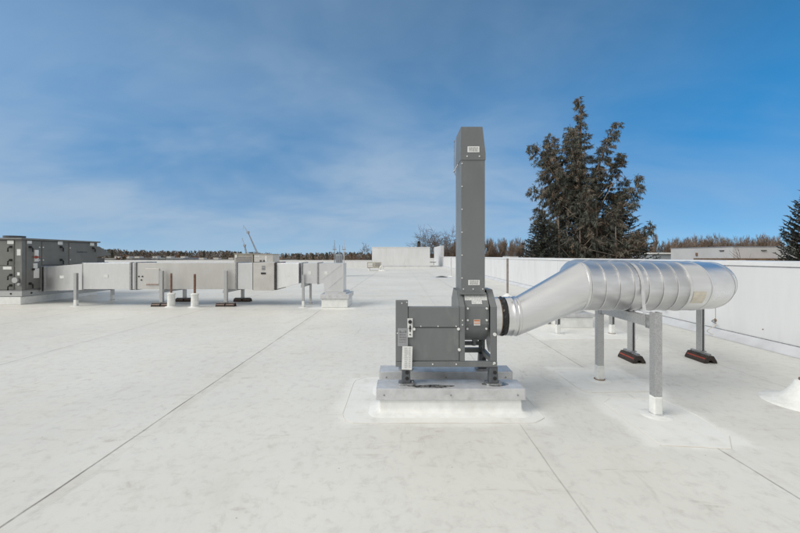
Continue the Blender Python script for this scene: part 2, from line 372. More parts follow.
# far parapet, penthouse, end wall
t = thing('low_parapet', (-40, 56, 0), 'low white parapet closing the far side of the roof left of the penthouse', 'wall')
MB().box(-94.5, -4.36, 56, 56.3, .002, .96).build('wall', 'panel', t); MB().box(-94.5, -4.36, 55.96, 56.34, .962, 1.05).build('coping', 'coping', t)
t = thing('roof_penthouse', (0, 56, 0), 'tall blank white wall of the roof penthouse straight ahead in the distance', 'penthouse')
MB().box(-4.34, 4.65, 56, 62, .002, 3.02).build('wall', 'panel', t); MB().box(-4.38, 4.69, 55.96, 62.04, 3.022, 3.10).build('coping', 'coping', t)
MB().box(-4.34, 4.65, 55.9, 55.998, .004, .22).build('base_flashing', 'flash', t)
t = thing('end_wall', (5.7, 71.9, 0), 'short white wall closing the gap between penthouse and right parapet', 'wall')
MB().box(4.0, WX - .02, 71.7, 72.1, .002, 1.22).build('wall', 'panel', t); MB().box(4.0, WX - .02, 71.66, 72.14, 1.222, 1.30).build('coping', 'coping', t)
t = thing('service_pipe', (5.35, 68, 0), 'dark horizontal pipe crossing the gap beside the far penthouse', 'pipe')
MB().cyl((4.7, 67.9, .55), (6.75, 67.9, .55), .09, 10).build('pipe', 'steel', t)
MB().box(5.0, 5.1, 67.85, 67.95, .0, .48).build('stand', 'steel', t); MB().box(6.3, 6.4, 67.85, 67.95, .0, .48).build('stand', 'steel', t)
# floor drains far off
t = thing('roof_drain', at(441, 277.5, 29) , 'dark roof drain strainer near the far end of the right parapet', 'drain'); t.location.z = 0
for k in range(1):
    c = Vector((t.location.x, 28.6, 0))
    MB().tube([c, c + Vector((0, 0, .05)), c + Vector((0, 0, .12))], [.55, .40, .12], 16).build('strainer', 'joint', t, smooth=30)
    MB().tube([c, c + Vector((0, 0, .02))], [1.0, .8], 20).build('sump_ring', 'flash', t)

# ------------------------------------------------------------------ exhaust fan and its rails
def rail(y0, y1, x0, x1, label):
    t = thing('equipment_rail', ((x0 + x1) / 2, (y0 + y1) / 2, 0), label, 'equipment rail', 'rails under the exhaust fan')
    MB().box(x0 + .03, x1 - .03, y0 + .025, y1 - .025, .0, .158).build('curb', 'curb', t, .012)
    def rr(e, z, r): return [Vector((p[0], p[1], z)) for p in rounded(x0 + .03 - e, x1 - .03 + e, y0 + .025 - e, y1 - .025 + e, r)]
    MB().rings([rr(.002, .115, .01), rr(.006, .06, .02), rr(.018, .028, .035), rr(.05, .012, .06), rr(.12, .005, .13), rr(.13, .0, .14)]).build('flashing', 'curb', t, smooth=70)
    MB().box(x0, x1, y0, y1, .15, .272).build('cap', 'cap', t, .005)
    for xa in (x0 - .005, x1): MB().box(xa, xa + .005, y0 + .002, y1 - .002, .150, .2715).build('end_clip', 'cap', t)
    for f in (.05, .5, .95):
        x = x0 + f * (x1 - x0); MB().cyl((x, y0 - .006, .205), (x, y0 + .001, .205), .009, 8).build('screw', 'ink', t)
    return t
r1 = rail(3.88, 4.18, -.25, 1.345, 'front white capped rail under the grey exhaust fan')
rail(4.45, 4.72, -.25, 1.385, 'rear white capped rail half hidden behind the grey exhaust fan')
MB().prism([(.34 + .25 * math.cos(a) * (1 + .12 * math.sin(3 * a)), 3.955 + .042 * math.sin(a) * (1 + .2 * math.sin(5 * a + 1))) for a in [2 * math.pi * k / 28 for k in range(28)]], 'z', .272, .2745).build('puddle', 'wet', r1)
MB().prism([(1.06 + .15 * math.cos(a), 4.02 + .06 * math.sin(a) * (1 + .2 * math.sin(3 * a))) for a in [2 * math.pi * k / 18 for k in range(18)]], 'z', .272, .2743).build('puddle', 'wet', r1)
patch('membrane_patch', rounded(-.62, 1.52, 3.66, 5.05, .22, .012, 3), 'white welded membrane patch on the roof around the fan rails')

def label_mesh(x0, x1, z0, z1, y, rows, parent, name='label', base='label', ink='ink', proud=.002, margin=.12, rnd=None):
    rnd = rnd or random.Random(int(x0 * 1000) + rows)
    b = MB().box(x0, x1, y - proud, y, z0, z1)
    w_, h_ = x1 - x0, z1 - z0
    for k in range(rows):
        zc = z1 - h_ * (margin + (1 - 2 * margin) * (k + .5) / rows); hh = h_ * (1 - 2 * margin) / rows * .26
        x = x0 + w_ * margin
        while x < x1 - w_ * margin * 1.1:
            l = min(rnd.uniform(.08, .25) * w_, x1 - w_ * margin - x)
            b.box(x, x + l, y - proud - .0006, y - proud, zc - hh, zc + hh, 1); x += l + .04 * w_
    return b.build(name, [base, ink], parent)

def exhaust_fan():
    FX0, FX1, FY0, FY1 = -.0485, 1.073, 3.98, 4.62
    ZB, ZF = .476, .535
    t = thing('exhaust_fan', (.5, 4.3, .272), 'dark grey utility exhaust fan with a tall square discharge stack on white rails', 'exhaust fan')
    # base frame: channels around
    b = MB().box(FX0, FX1, FY0, FY0 + .045, ZB, ZF).box(FX0, FX1, FY1 - .045, FY1, ZB, ZF)
    b.box(FX0, FX0 + .045, FY0 + .046, FY1 - .046, ZB, ZF).box(FX1 - .045, FX1, FY0 + .046, FY1 - .046, ZB, ZF)
    b.build('base_frame', 'fan', t, .004)
    # drive end panel (left) and the drive cover
    MB().prism([(FY0 + .001, ZF + .002), (FY0 + .001, 1.205), (FY0 + .012, 1.215), (4.20, 1.190), (4.45, 1.06), (FY1 - .02, .95), (FY1 - .02, ZF + .002)], 'x', FX0, .088).build('end_panel', 'fan', t, .006)
    MB().box(FX0 + .004, .084, FY0 - .002, FY0 + .0005, .86, .863).build('panel_seam', 'joint', t)
    cov = MB().prism([(3.996, ZF + .003), (3.996, .905), (4.08, .905), (4.6, .80), (4.6, ZF + .003)], 'x', .0905, .655)
    cov.build('drive_cover', 'fan', t, .005)
    hood = MB().prism([(3.990, .912), (3.990, 1.132), (4.00, 1.140), (4.12, 1.128), (4.60, .97), (4.6, .82), (4.1, .912)], 'x', .0905, .657)
    hood.build('drive_hood', 'fan', t, .006)
    sc = Each()
    for x, z in ((.115, .925), (.23, .925), (.42, .925), (.62, .925), (.02, 1.18), (.075, 1.19), (-.03, .85), (.03, .856)): sc.cyl((x, 3.991, z), (x, 3.978, z), .0065, 8)
    for x in (.36, .62, .1, 1.03): sc.cyl((x, FY0 + .001, .508), (x, FY0 - .006, .508), .008, 8)
    for x, z in ((.645, .895), (.655, .665), (.155, .893)): sc.cyl((x, 3.997, z), (x, 3.982, z), .016, 10)
    sc.build('bolt', 'label', t)
    # side plates of the fan housing with bent flanges, chamfered tops
    prof = [(3.992, ZF + .002), (3.992, 1.138), (4.19, 1.312), (4.44, 1.312), (4.60, 1.17), (4.60, ZF + .002)]
    for x0, x1 in ((.657, .663), (1.066, 1.072)):
        p = MB()
        hole = []
        p.prism([(4.05, .70), (4.05, 1.10), (4.20, 1.255), (4.43, 1.255), (4.55, 1.14), (4.55, .70)], 'x', x0, x1)
        fx0, fx1 = (x0, x0 + .060) if x0 < 1 else (x1 - .072, x1)
        for (ya, za), (yb, zb) in zip(prof[:-1], prof[1:]):
            d = Vector((0, yb - ya, zb - za)); n = Vector((0, d.z, -d.y)).normalized() * .005
            A, B = Vector((0, ya, za)), Vector((0, yb, zb))
            c = (A + B) / 2 + n
            p.obox((( fx0 + fx1) / 2, c.y, c.z), ((fx1 - fx0) / 2, 0, 0), d / 2, n)
        # edge bands that close the plate out to the flange
        for (ya, za), (yb, zb), (yc, zc), (yd, zd) in ((prof[0], prof[1], (4.05, 1.10), (4.05, ZF + .002)), (prof[1], prof[2], (4.20, 1.255), (4.05, 1.10)), (prof[2], prof[3], (4.43, 1.255), (4.20, 1.255)),
                                                      (prof[3], prof[4], (4.55, 1.14), (4.43, 1.255)), (prof[4], prof[5], (4.55, ZF + .002), (4.55, 1.14))):
            p.prism([(ya, za), (yb, zb), (yc, zc), (yd, zd)], 'x', x0, x1)
        p.build('side_plate', 'fan', t, .002)
    # diagonal braces below the housing
    for x in (.69, 1.035): MB().obox((x, 4.50, .64), (.012, 0, 0), (0, .012, 0), (0, 0, .10)).build('rear_strut', 'fan2', t)
    MB().box(.665, 1.064, 4.545, 4.575, .575, .625).build('cross_bar', 'fan2', t, .004)
    # scroll housing
    zc, yc = .985, 4.30
    pr = [(4.13, 1.262), (4.035, 1.135)]
    for k in range(0, 25):
        a = R(190 + k * 9.0); r = .262 + .0022 * k
        if k == 0: r = .27
        pr.append((yc + r * math.cos(a) * 1.0, zc + r * math.sin(a)))
    pr = [p for p in pr if p[1] < 1.262]
    pr = [(4.13, 1.262)] + [p for p in pr if p != (4.13, 1.262)] + [(4.49, 1.262)]
    MB().prism(pr, 'x', .722, .998).build('scroll_housing', 'fan', t, .004)
    sc = Each()
    for x in (.755, .968):
        for z, y in ((1.115, 4.036), (.985, 4.037), (.885, 4.058)):
            sc.cyl((x, y, z), (x, y - .017, z), .012, 10)
    sc.cyl((1.045, 3.99, .835), (1.045, 3.975, .835), .019, 12); sc.cyl((1.04, 3.99, .52), (1.04, 3.974, .52), .014, 10)
    sc.cyl((.69, 3.99, .99), (.69, 3.98, .99), .007, 8); sc.cyl((.69, 3.99, .94), (.69, 3.98, .94), .007, 8)
    sc.build('bolt', 'label', t)
    # pale plate painted in for sky reflected on the sloping throat, with a tab
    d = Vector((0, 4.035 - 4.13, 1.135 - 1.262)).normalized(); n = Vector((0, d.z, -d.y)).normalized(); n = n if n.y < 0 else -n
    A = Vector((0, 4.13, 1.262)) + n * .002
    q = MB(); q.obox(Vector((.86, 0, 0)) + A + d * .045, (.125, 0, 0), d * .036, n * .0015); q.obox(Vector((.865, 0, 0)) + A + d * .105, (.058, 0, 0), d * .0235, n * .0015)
    q.build('throat_sheen', 'sheen', t)
    # warning sticker
    wl = MB().box(.825, .895, 4.028, 4.0305, .925, .992); wl.box(.828, .892, 4.0272, 4.028, .968, .989, 1); wl.box(.828, .892, 4.0272, 4.028, .945, .957, 2); wl.box(.832, .888, 4.0272, 4.028, .931, .936, 3)
    wl.build('warning_sticker', ['label', 'orange', 'orange', 'ink'], t)
    # shaft and drain under the scroll
    MB().cyl((.86, 4.2, .728), (.86, 4.2, .66), .022, 10).box(.845, .90, 4.17, 4.22, .715, .74).build('drain_fitting', 'fan2', t)
    # inlet bell seen behind the right flange
    MB().tube([(1.064, 4.3, .70), (1.058, 4.3, .70)], [.13, .14], 24).build('inlet_cover', 'label', t, smooth=40)
    # inlet sleeve
    MB().rings([ring_yz(1.0725, 4.3, .985, .224), ring_yz(1.10, 4.3, .985, .224), ring_yz(1.165, 4.3, .985, .226)]).build('inlet_sleeve', 'jacket2', t, smooth=30)
    # isolator feet
    for x in (.067, 1.038):
        for y in (4.04, 4.57):
            f = MB().prism([(x - .050, .292), (x + .050, .292), (x + .044, .474), (x - .044, .474)], 'y', y - .045, y + .045).build('isolator_foot', 'iso', t, .006)
            h = Each()
            for z in (.345, .410): h.cyl((x + .012, y - .0405, z), (x + .012, y - .0475, z), .021, 14)
            h.build('spring_hole', 'black', f)
            MB().prism(rounded(x - .085, x + .095, y - .07, y + .075, .03), 'z', .2725, .291).build('foot_plate', 'galvd', f, .003)
            MB().cyl((x + .07, y - .02, .291), (x + .07, y - .02, .312), .012, 8).build('anchor_bolt', 'galvd', f)
    # discharge stack
    st = MB().box(.693, .965, 4.10, 4.485, 1.262, 2.80)
    s_ = st.build('discharge_stack', 'fan', t, .004)
    MB().box(.680, .978, 4.086, 4.499, 1.262, 1.285).build('stack_flange', 'fan', s_, .003)
    cap = MB(); x0, x1, y0, y1 = .688, .971, 4.0935, 4.492
    lo = [(x0, y0, 2.79), (x1, y0, 2.79), (x1, y1, 2.79), (x0, y1, 2.79)]
    mid = [(x0, y0, 2.86), (x1, y0, 2.86), (x1, y1, 2.86), (x0, y1, 2.86)]
    hi = [(x0 + .004, y0 + .0, 3.165), (x1 - .035, y0 + .0, 3.165), (x1 - .035, y1 - .03, 3.165), (x0 + .004, y1 - .03, 3.165)]
    cap.rings([[Vector(p) for p in r] for r in (lo, mid, hi)], True, False)
    ih = [(x0 + .010, y0 + .006, 3.165), (x1 - .041, y0 + .006, 3.165), (x1 - .041, y1 - .036, 3.165), (x0 + .010, y1 - .036, 3.165)]
    il = [(x, y, 2.88) for x, y, z in ih]
    cap.rings([[Vector(p) for p in r] for r in (hi, ih, il)], False, True)
    cap.build('stack_cap', 'fan', s_, smooth=20)
    label_mesh(.765, .90, 2.875, 2.942, 4.092, 3, s_, 'sticker')
    label_mesh(.775, .905, 1.37, 1.428, 4.0985, 4, s_, 'sticker')
    sc = Each()
    for x in (.76, .90): sc.cyl((x, 4.094, 2.83), (x, 4.087, 2.83), .008, 10)
    for z in [1.45 + .26 * k for k in range(6)]: sc.cyl((.704, 4.101, z), (.704, 4.092, z), .007, 8)
    for x in (.72, .83, .94): sc.cyl((x, 4.101, 1.325), (x, 4.092, 1.325), .007, 8)
    sc.build('bolt', 'label', s_)
    # thin sampling rod beside the top
    MB().tube([(.660, 4.3, 2.66), (.645, 4.3, 2.72), (.645, 4.3, 3.06)], .004, 6).cyl((.645, 4.3, 3.06), (.645, 4.3, 3.075), .008, 8).cyl((.637, 4.3, 2.70), (.653, 4.3, 2.72), .010, 8).tube([(.695, 4.3, 2.80), (.640, 4.3, 2.70)], .004, 6).build('tie_rod', 'galvd', s_)
    # isolator switch plate, name plate, hanging instruction tag
    b = MB().box(.082, .140, 3.978, 3.9895, .805, 1.012)
    b.cyl((.111, 3.9785, .975), (.111, 3.962, .975), .021, 16, mi=1).box(.105, .117, 3.972, 3.978, .865, .935, 1).cyl((.111, 3.9785, .905), (.111, 3.968, .905), .013, 12, mi=1).cyl((.111, 3.9785, .835), (.111, 3.972, .835), .008, 10, mi=1)
    b.build('switch_plate', ['label', 'dark'], t, 0)
    np_ = label_mesh(-.025, .088, .705, .905, FY0 - .0005, 5, t, 'name_plate', 'plate', 'ink', .003, .16)
    s2 = Each()
    for x in (0.0, .062): s2.cyl((x, 3.977, .872), (x, 3.973, .872), .009, 10)
    s2.build('plate_hole', 'ink', np_)
    tg = MB(); rnd = random.Random(5)
    y = 3.966
    tg.obox((.078, y, .58), (.056, 0, -.002), (0, .004, 0), (.004, 0, .128))
    for k in range(17):
        z = .69 - k * .0135; l = rnd.uniform(.026, .04)
        tg.box(.078 - .03, .078 - .03 + l, y - .0048, y - .004, z, z + .004, 1); tg.box(.078 + .016, .078 + .04, y - .0048, y - .004, z, z + .004, 1)
    tg.build('instruction_tag', ['label', 'plate'], t)
    return t
exhaust_fan()

# ------------------------------------------------------------------ round duct
def round_duct():
    YA, ZA, RA = 4.37, 1.336, .290
    t = thing('round_duct', (3.0, YA, ZA), 'shiny round metal duct rising from the fan and turning away at its right end', 'duct')
    n = 48
    # flexible connector: black fabric with diagonal folds between two clamps
    rs = []
    for k in range(9):
        x = 1.166 + .07 * k / 8
        ring = []
        for j in range(96):
            a = 2 * math.pi * j / 96
            r = .220 + .008 * math.sin(math.pi * k / 8) + .008 * math.sin(a * 16 + k * .75) * math.sin(math.pi * k / 8)
            ring.append(Vector((x, 4.3 + r * math.cos(a), .985 + r * math.sin(a))))
        rs.append(ring)
    MB().rings(rs).build('flexible_connector', 'fabric', t, smooth=60)
    MB().rings([ring_yz(1.158, 4.3, .985, .2275), ring_yz(1.166, 4.3, .985, .2275)]).build('clamp', 'rust', t)
    # collar
    prof = [(1.236, .228), (1.30, .229), (1.304, .233), (1.312, .233), (1.316, .229), (1.350, .229), (1.354, .236), (1.366, .236), (1.370, .229), (1.385, .228)]
    MB().rings([ring_yz(x, 4.3, .985, r, n) for x, r in prof]).build('collar', 'jacket', t, smooth=50)
    # offset transition
    rs = []
    for k in range(7):
        f = k / 6; rs.append(ring_yz(1.386 + f * (2.145 - 1.386), 4.3 + f * (YA - 4.3), .985 + f * (ZA - .985), .228 + f * (RA - .228), n))
    MB().rings(rs).build('transition', 'jacket', t, smooth=40)
    MB().rings([ring_yz(2.142, YA, ZA, RA + .004, n), ring_yz(2.15, YA, ZA, RA + .008, n), ring_yz(2.168, YA, ZA, RA + .008, n), ring_yz(2.176, YA, ZA, RA + .002, n)]).build('joint_ring', 'jacket2', t, smooth=30)
    # straight run, one section between each pair of swaged joints
    xs = [2.177, 2.335, 2.497, 2.660, 2.822, 2.985, 3.148, 3.290]
    for a, b in zip(xs, xs[1:]):
        MB().rings([ring_yz(a, YA, ZA, RA + .004, n), ring_yz(a + .008, YA, ZA, RA + .005, n), ring_yz(a + .014, YA, ZA, RA, n), ring_yz(b - .004, YA, ZA, RA - .0005, n), ring_yz(b - .0005, YA, ZA, RA - .004, n)]).build('duct_section', 'jacket2', t, smooth=60)
    MB().rings([ring_yz(3.286, YA, ZA, RA + .004, n), ring_yz(3.292, YA, ZA, RA + .007, n), ring_yz(3.312, YA, ZA, RA + .007, n), ring_yz(3.318, YA, ZA, RA + .002, n)]).build('joint_ring', 'jacket2', t, smooth=30)
    # gored elbow turning away from the fan
    RE = .87; cx_, cy_ = 3.30, YA + RE
    def gring(th, r=RA, m=n):
        # ring lies in the plane at bend angle th (0 = start): centre on the arc
        c = Vector((cx_ + RE * math.sin(th), cy_ - RE * math.cos(th), ZA))
        u = Vector((math.sin(th), -math.cos(th), 0))
        return [c + u * (r * math.cos(a)) + Vector((0, 0, r * math.sin(a))) for a in [2 * math.pi * j / m for j in range(m)]]
    def mitre(th):
        # gore boundary: at th, stretched so that the straight pieces meet
        k = 1 / math.cos(R(11.25)); c = Vector((cx_, cy_, ZA)); u = Vector((math.sin(th), -math.cos(th), 0))
        return [c + u * ((RE + RA * math.cos(a)) * k) + Vector((0, 0, RA * math.sin(a))) for a in [2 * math.pi * j / n for j in range(n)]]
    bs = [gring(0)] + [mitre(R(11.25 + 22.5 * k)) for k in range(4)] + [gring(R(90))]
    def inset(r0, r1, f): return [p.lerp(q, f) for p, q in zip(r0, r1)]
    gores = []
    for a, b in zip(bs, bs[1:]):
        ca = sum(a, Vector()) / n
        g = MB().rings([inset(a, b, .004), inset(a, b, .996)]).build('elbow_gore', 'jacket', t, smooth=40); gores.append((a, b))
    for a, b in list(zip(bs, bs[1:]))[1:]:
        ca = sum(a, Vector()) / n
        s1 = [ca + (p - ca) * 1.012 for p in inset(a, b, .0)]; s2 = [ca + (p - ca) * 1.012 for p in inset(a, b, .035)]
        MB().rings([inset(a, b, -.01), s1, s2, inset(a, b, .05)], False, False).build('gore_seam', 'jacket2', t, smooth=30)
    # beige sticker on the second gore
    a, b = bs[0], bs[1]
    jj = [n - 12 + k for k in range(6)]        # facing the camera, a little below the middle
    vs = []
    for f in (.10, .42, .74):
        r = inset(a, b, f); c = sum(r, Vector()) / n
        for j in range(43, 48): vs.append(c + (r[j % n] - c) * 1.006)
    fs = [(i * 5 + k, i * 5 + k + 1, (i + 1) * 5 + k + 1, (i + 1) * 5 + k) for i in range(2) for k in range(4)]
    MB().add(vs, fs).build('sticker', 'manila', t)
    # run away from the camera, and the drop to its curb
    XC = cx_ + RE
    ys = [cy_ + .002, 6.1, 7.0, 7.9, 8.50]
    def ring_xz(y, r): return [Vector((XC + r * math.cos(a), y, ZA + r * math.sin(a))) for a in [2 * math.pi * j / n for j in range(n)]]
    for a_, b_ in zip(ys, ys[1:]):
        MB().rings([ring_xz(a_, RA + .005), ring_xz(a_ + .02, RA + .005), ring_xz(a_ + .026, RA), ring_xz(b_ - .001, RA)]).build('duct_section', 'jacket2', t, smooth=50)
    el = []
    for k in range(6):
        a0 = R(18 * k); c = Vector((XC, 8.502 + .42 * math.sin(a0), ZA - .42 + .42 * math.cos(a0))); u = Vector((0, math.sin(a0), math.cos(a0)))
        el.append([c + u * (RA * math.sin(a)) + Vector((RA * math.cos(a), 0, 0)) for a in [2 * math.pi * j / n for j in range(n)]])
    MB().rings(el).build('drop_elbow', 'jacket2', t, smooth=15)
    MB().rings([circle((XC, 8.922, .912), (0, 0, 1), RA, n), circle((XC, 8.922, .332), (0, 0, 1), RA, n)]).build('drop_section', 'jacket2', t, smooth=40)
    return t
round_duct()
t = thing('duct_curb', (4.17, 8.92, 0), 'white square roof curb under the far drop of the round duct', 'curb')
MB().box(3.77, 4.57, 8.52, 9.32, .0, .26).build('curb', 'curb', t, .02); MB().box(3.74, 4.60, 8.49, 9.35, .262, .33).build('cap', 'cap', t, .006)
t = thing('equipment_curb', (3.2, 9.15, 0), 'low white capped curb beyond the fan, left of the round duct drop', 'curb')
MB().box(3.35, 3.68, 8.95, 9.35, .0, .36).build('curb', 'curb', t, .02); MB().box(3.33, 3.70, 8.93, 9.37, .362, .42).build('cap', 'cap', t, .004)

# ------------------------------------------------------------------ duct supports
def strut(b, x, y, z0, z1, w=.08, face=(0, -1)):
    # lipped channel: open side looks towards FACE
    fx, fy = face; a = w / 2; th = .006; lip = .022
    pts = [(-a, -a), (-a + lip, -a), (-a + lip, -a + th), (-a + th, -a + th), (-a + th, a - th), (a - th, a - th), (a - th, -a + th), (a - lip, -a + th), (a - lip, -a), (a, -a), (a, a), (-a, a)]
    ang = math.atan2(fy, fx) + math.pi / 2
    c_, s_ = math.cos(ang), math.sin(ang)
    P = [(x + p[0] * c_ - p[1] * s_, y + p[0] * s_ + p[1] * c_) for p in pts]
    # walls as quads, so that the concave section stays clean
    n = len(P); vs = [(p[0], p[1], z0) for p in P] + [(p[0], p[1], z1) for p in P]
    fs = [(i, (i + 1) % n, n + (i + 1) % n, n + i) for i in range(n)] + [tuple(range(n))[::-1], tuple(range(n, 2 * n))]
    b.add(vs, fs); return b
def sleeve(x, y, t, h=.21, w=.095, seed=0):
    # post wrapped in white membrane, with a welded skirt
    a = w / 2
    s = MB().box(x - a, x + a, y - a, y + a, .012, h).build('membrane_sleeve', 'boot', t, .014)
    MB().rings([circle((x, y, .0), (0, 0, 1), .16, 24), circle((x, y, .006), (0, 0, 1), .15, 24), circle((x, y, .014), (0, 0, 1), .07, 24)]).build('skirt', 'boot', s, smooth=40)
    rr = MB().tube([(x + .064 * math.cos(q), y + .064 * math.sin(q), .016) for q in [2 * math.pi * k / 16 for k in range(17)]], .007, 6, False); rr.build('sealant', 'rust' if seed else 'flash', s)
    return s
def skid(x, y, t, along, l=.27, w=.20, h=.115, stripe='red'):
    # peaked rubber roof block with reflective stripe on its long sides and a steel strut on top
    def P(u, v, z): return (x + u, y + v, z) if along == 'x' else (x + v, y + u, z)
    poly = [(-w / 2, .0), (-w / 2, .028), (-w * .24, h), (w * .24, h), (w / 2, .028), (w / 2, .0), (w * .26, .0), (w * .12, h * .42), (-w * .12, h * .42), (-w * .26, .0)]
    b = MB(); segs = [(-l / 2, -.012), (.012, l / 2)] if l > .4 else [(-l / 2, l / 2)]
    n = len(poly)
    for a_, c_ in segs:
        vs = [P(a_, p[0], p[1]) for p in poly] + [P(c_, p[0], p[1]) for p in poly]
        fs = [(i, (i + 1) % n, n + (i + 1) % n, n + i) for i in range(n)]
        # caps in convex pieces
        for o_, r_ in ((0, 1), (n, -1)):
            for f in ((0, 1, 8 + 1), (1, 2, 8, 9), (2, 3, 7, 8), (3, 4, 6, 7), (4, 5, 6)): fs.append(tuple(i + o_ for i in f)[::r_])
        b.add(vs, fs)
    f = b.build('roof_block', 'foot', t)
    st = MB()
    for a_, c_ in segs:
        for sgn in (-1, 1):
            q = [P(a_ + .02, sgn * w * p, z) for p, z in ((.405, .062), (.36, .080))]; q2 = [P(c_ - .02, sgn * w * p, z) for p, z in ((.405, .062), (.36, .080))]
            st.add([q[0], q2[0], q2[1], q[1]], [(0, 1, 2, 3)])
    st.build('reflective_stripe', stripe, f)
    top = MB(); e = l / 2 - .02
    p0, p1 = P(-e, -.022, h + .001), P(e, .022, h + .03); top.box(min(p0[0], p1[0]), max(p0[0], p1[0]), min(p0[1], p1[1]), max(p0[1], p1[1]), p0[2], p1[2])
    top.build('block_strut', 'galvd', f)
    bb = MB(); bb.box(x - .055, x + .055, y - .055, y + .055, h + .031, h + .045); bb.build('base_plate', 'galvd', f)
    return f
def frame(posts, zbeam, ztop, label, feet, group, w=.08, bh=.10, bw=.05, side=1, face=(0, -1), hz=.155, m='galv', along='x', l=.27, stripe='red', beam_ext=0.):
    (x0, y0), (x1, y1) = posts
    t = thing('duct_support', ((x0 + x1) / 2, (y0 + y1) / 2, 0), label, 'duct support', group)
    for i, (x, y) in enumerate(posts):
        zb = hz if feet == 'skid' else .20
        strut(MB(), x, y, zb, ztop, w, face[i] if isinstance(face[0], tuple) else face).build('post', m, t)
        if feet == 'skid': skid(x, y, t, along, l=l, stripe=stripe)
        else: sleeve(x, y, t, .21, w + .014, seed=i)
    a, b = Vector((x0, y0, 0)), Vector((x1, y1, 0)); d = (b - a).normalized(); c = (a + b) / 2
    L = (b - a).length / 2 - w / 2 - .001 + beam_ext
    nrm = Vector((-d.y, d.x, 0))
    MB().obox(Vector((c.x, c.y, zbeam - bh / 2)) + (nrm * (w / 2 + bw / 2 + .002) * side if beam_ext else Vector()), d * L, nrm * (bw / 2), (0, 0, bh / 2)).build('cross_beam', m, t, .004)
    br = MB()
    for s in (-1, 1): br.obox(Vector((c.x, c.y, zbeam - bh / 2)) + d * s * (L - .035), d * .034, nrm * (bw / 2 + .006), (0, 0, bh * .62))
    if not beam_ext: br.build('bracket', 'galvd', t, .003)
    return t
g = 'supports under the round duct'
fA = frame(((2.735, 3.86), (2.735, 4.95)), 1.044, 1.10, 'galvanised duct support nearest the camera with two white sleeved posts', 'sleeve', g, bh=.115, bw=.07, face=((0, 1), (1, -.0)))
frame(((3.78, 5.90), (4.91, 5.90)), 1.044, 1.10, 'galvanised duct support standing on two black rubber roof blocks with red stripes', 'skid', g, face=(.35, -1), along='y', l=.40)
frame(((3.44, 7.87), (4.62, 7.87)), 1.044, 1.10, 'farther sleeved duct support half hidden behind the sloping transition', 'sleeve', g, face=(.2, -1))
# saddle strap belongs to that support
sp = MB(); rs = []
for k in range(17):
    a = R(-95 + k * (-170) / 16 + 0) if False else R(245 - k * 190 / 16)
    rs.append((4.37 + .2945 * math.cos(a), 1.336 + .2945 * math.sin(a)))
rs = [(4.03, 1.046), (4.065, 1.10)] + [p for p in rs if p[0] < 4.37 + .28 or p[1] > 1.3]
rs = [(4.045, 1.046), (4.0715, 1.25)] + [(4.37 + .2945 * math.cos(a), 1.336 + .2945 * math.sin(a)) for a in [R(184 - 188 * k / 18) for k in range(19)]] + [(4.6685, 1.25), (4.69, 1.046)]
for (ya, za), (yb, zb) in zip(rs, rs[1:]):
    d = Vector((0, yb - ya, zb - za)) / 2; nn = Vector((0, d.z, -d.y)).normalized() * .0015
    sp.obox((2.742, (ya + yb) / 2, (za + zb) / 2), (.019, 0, 0), d * 1.01, nn)
sp.build('saddle_strap', 'jacket2', fA)
patch('membrane_patch', [(2.34, 3.24), (2.92, 3.18), (3.10, 3.40), (3.16, 3.85), (3.10, 4.28), (2.50, 4.30), (2.36, 4.18)], 'white membrane patch on the roof under the nearest sleeved post')
patch('membrane_patch', rounded(2.28, 3.22, 4.50, 5.42, .12, .02, 5), 'white membrane patch on the roof under the second sleeved post')
patch('membrane_patch', rounded(2.9, 5.0, 7.35, 9.8, .3, .03, 6), 'white membrane patch on the roof around the farther duct curb')

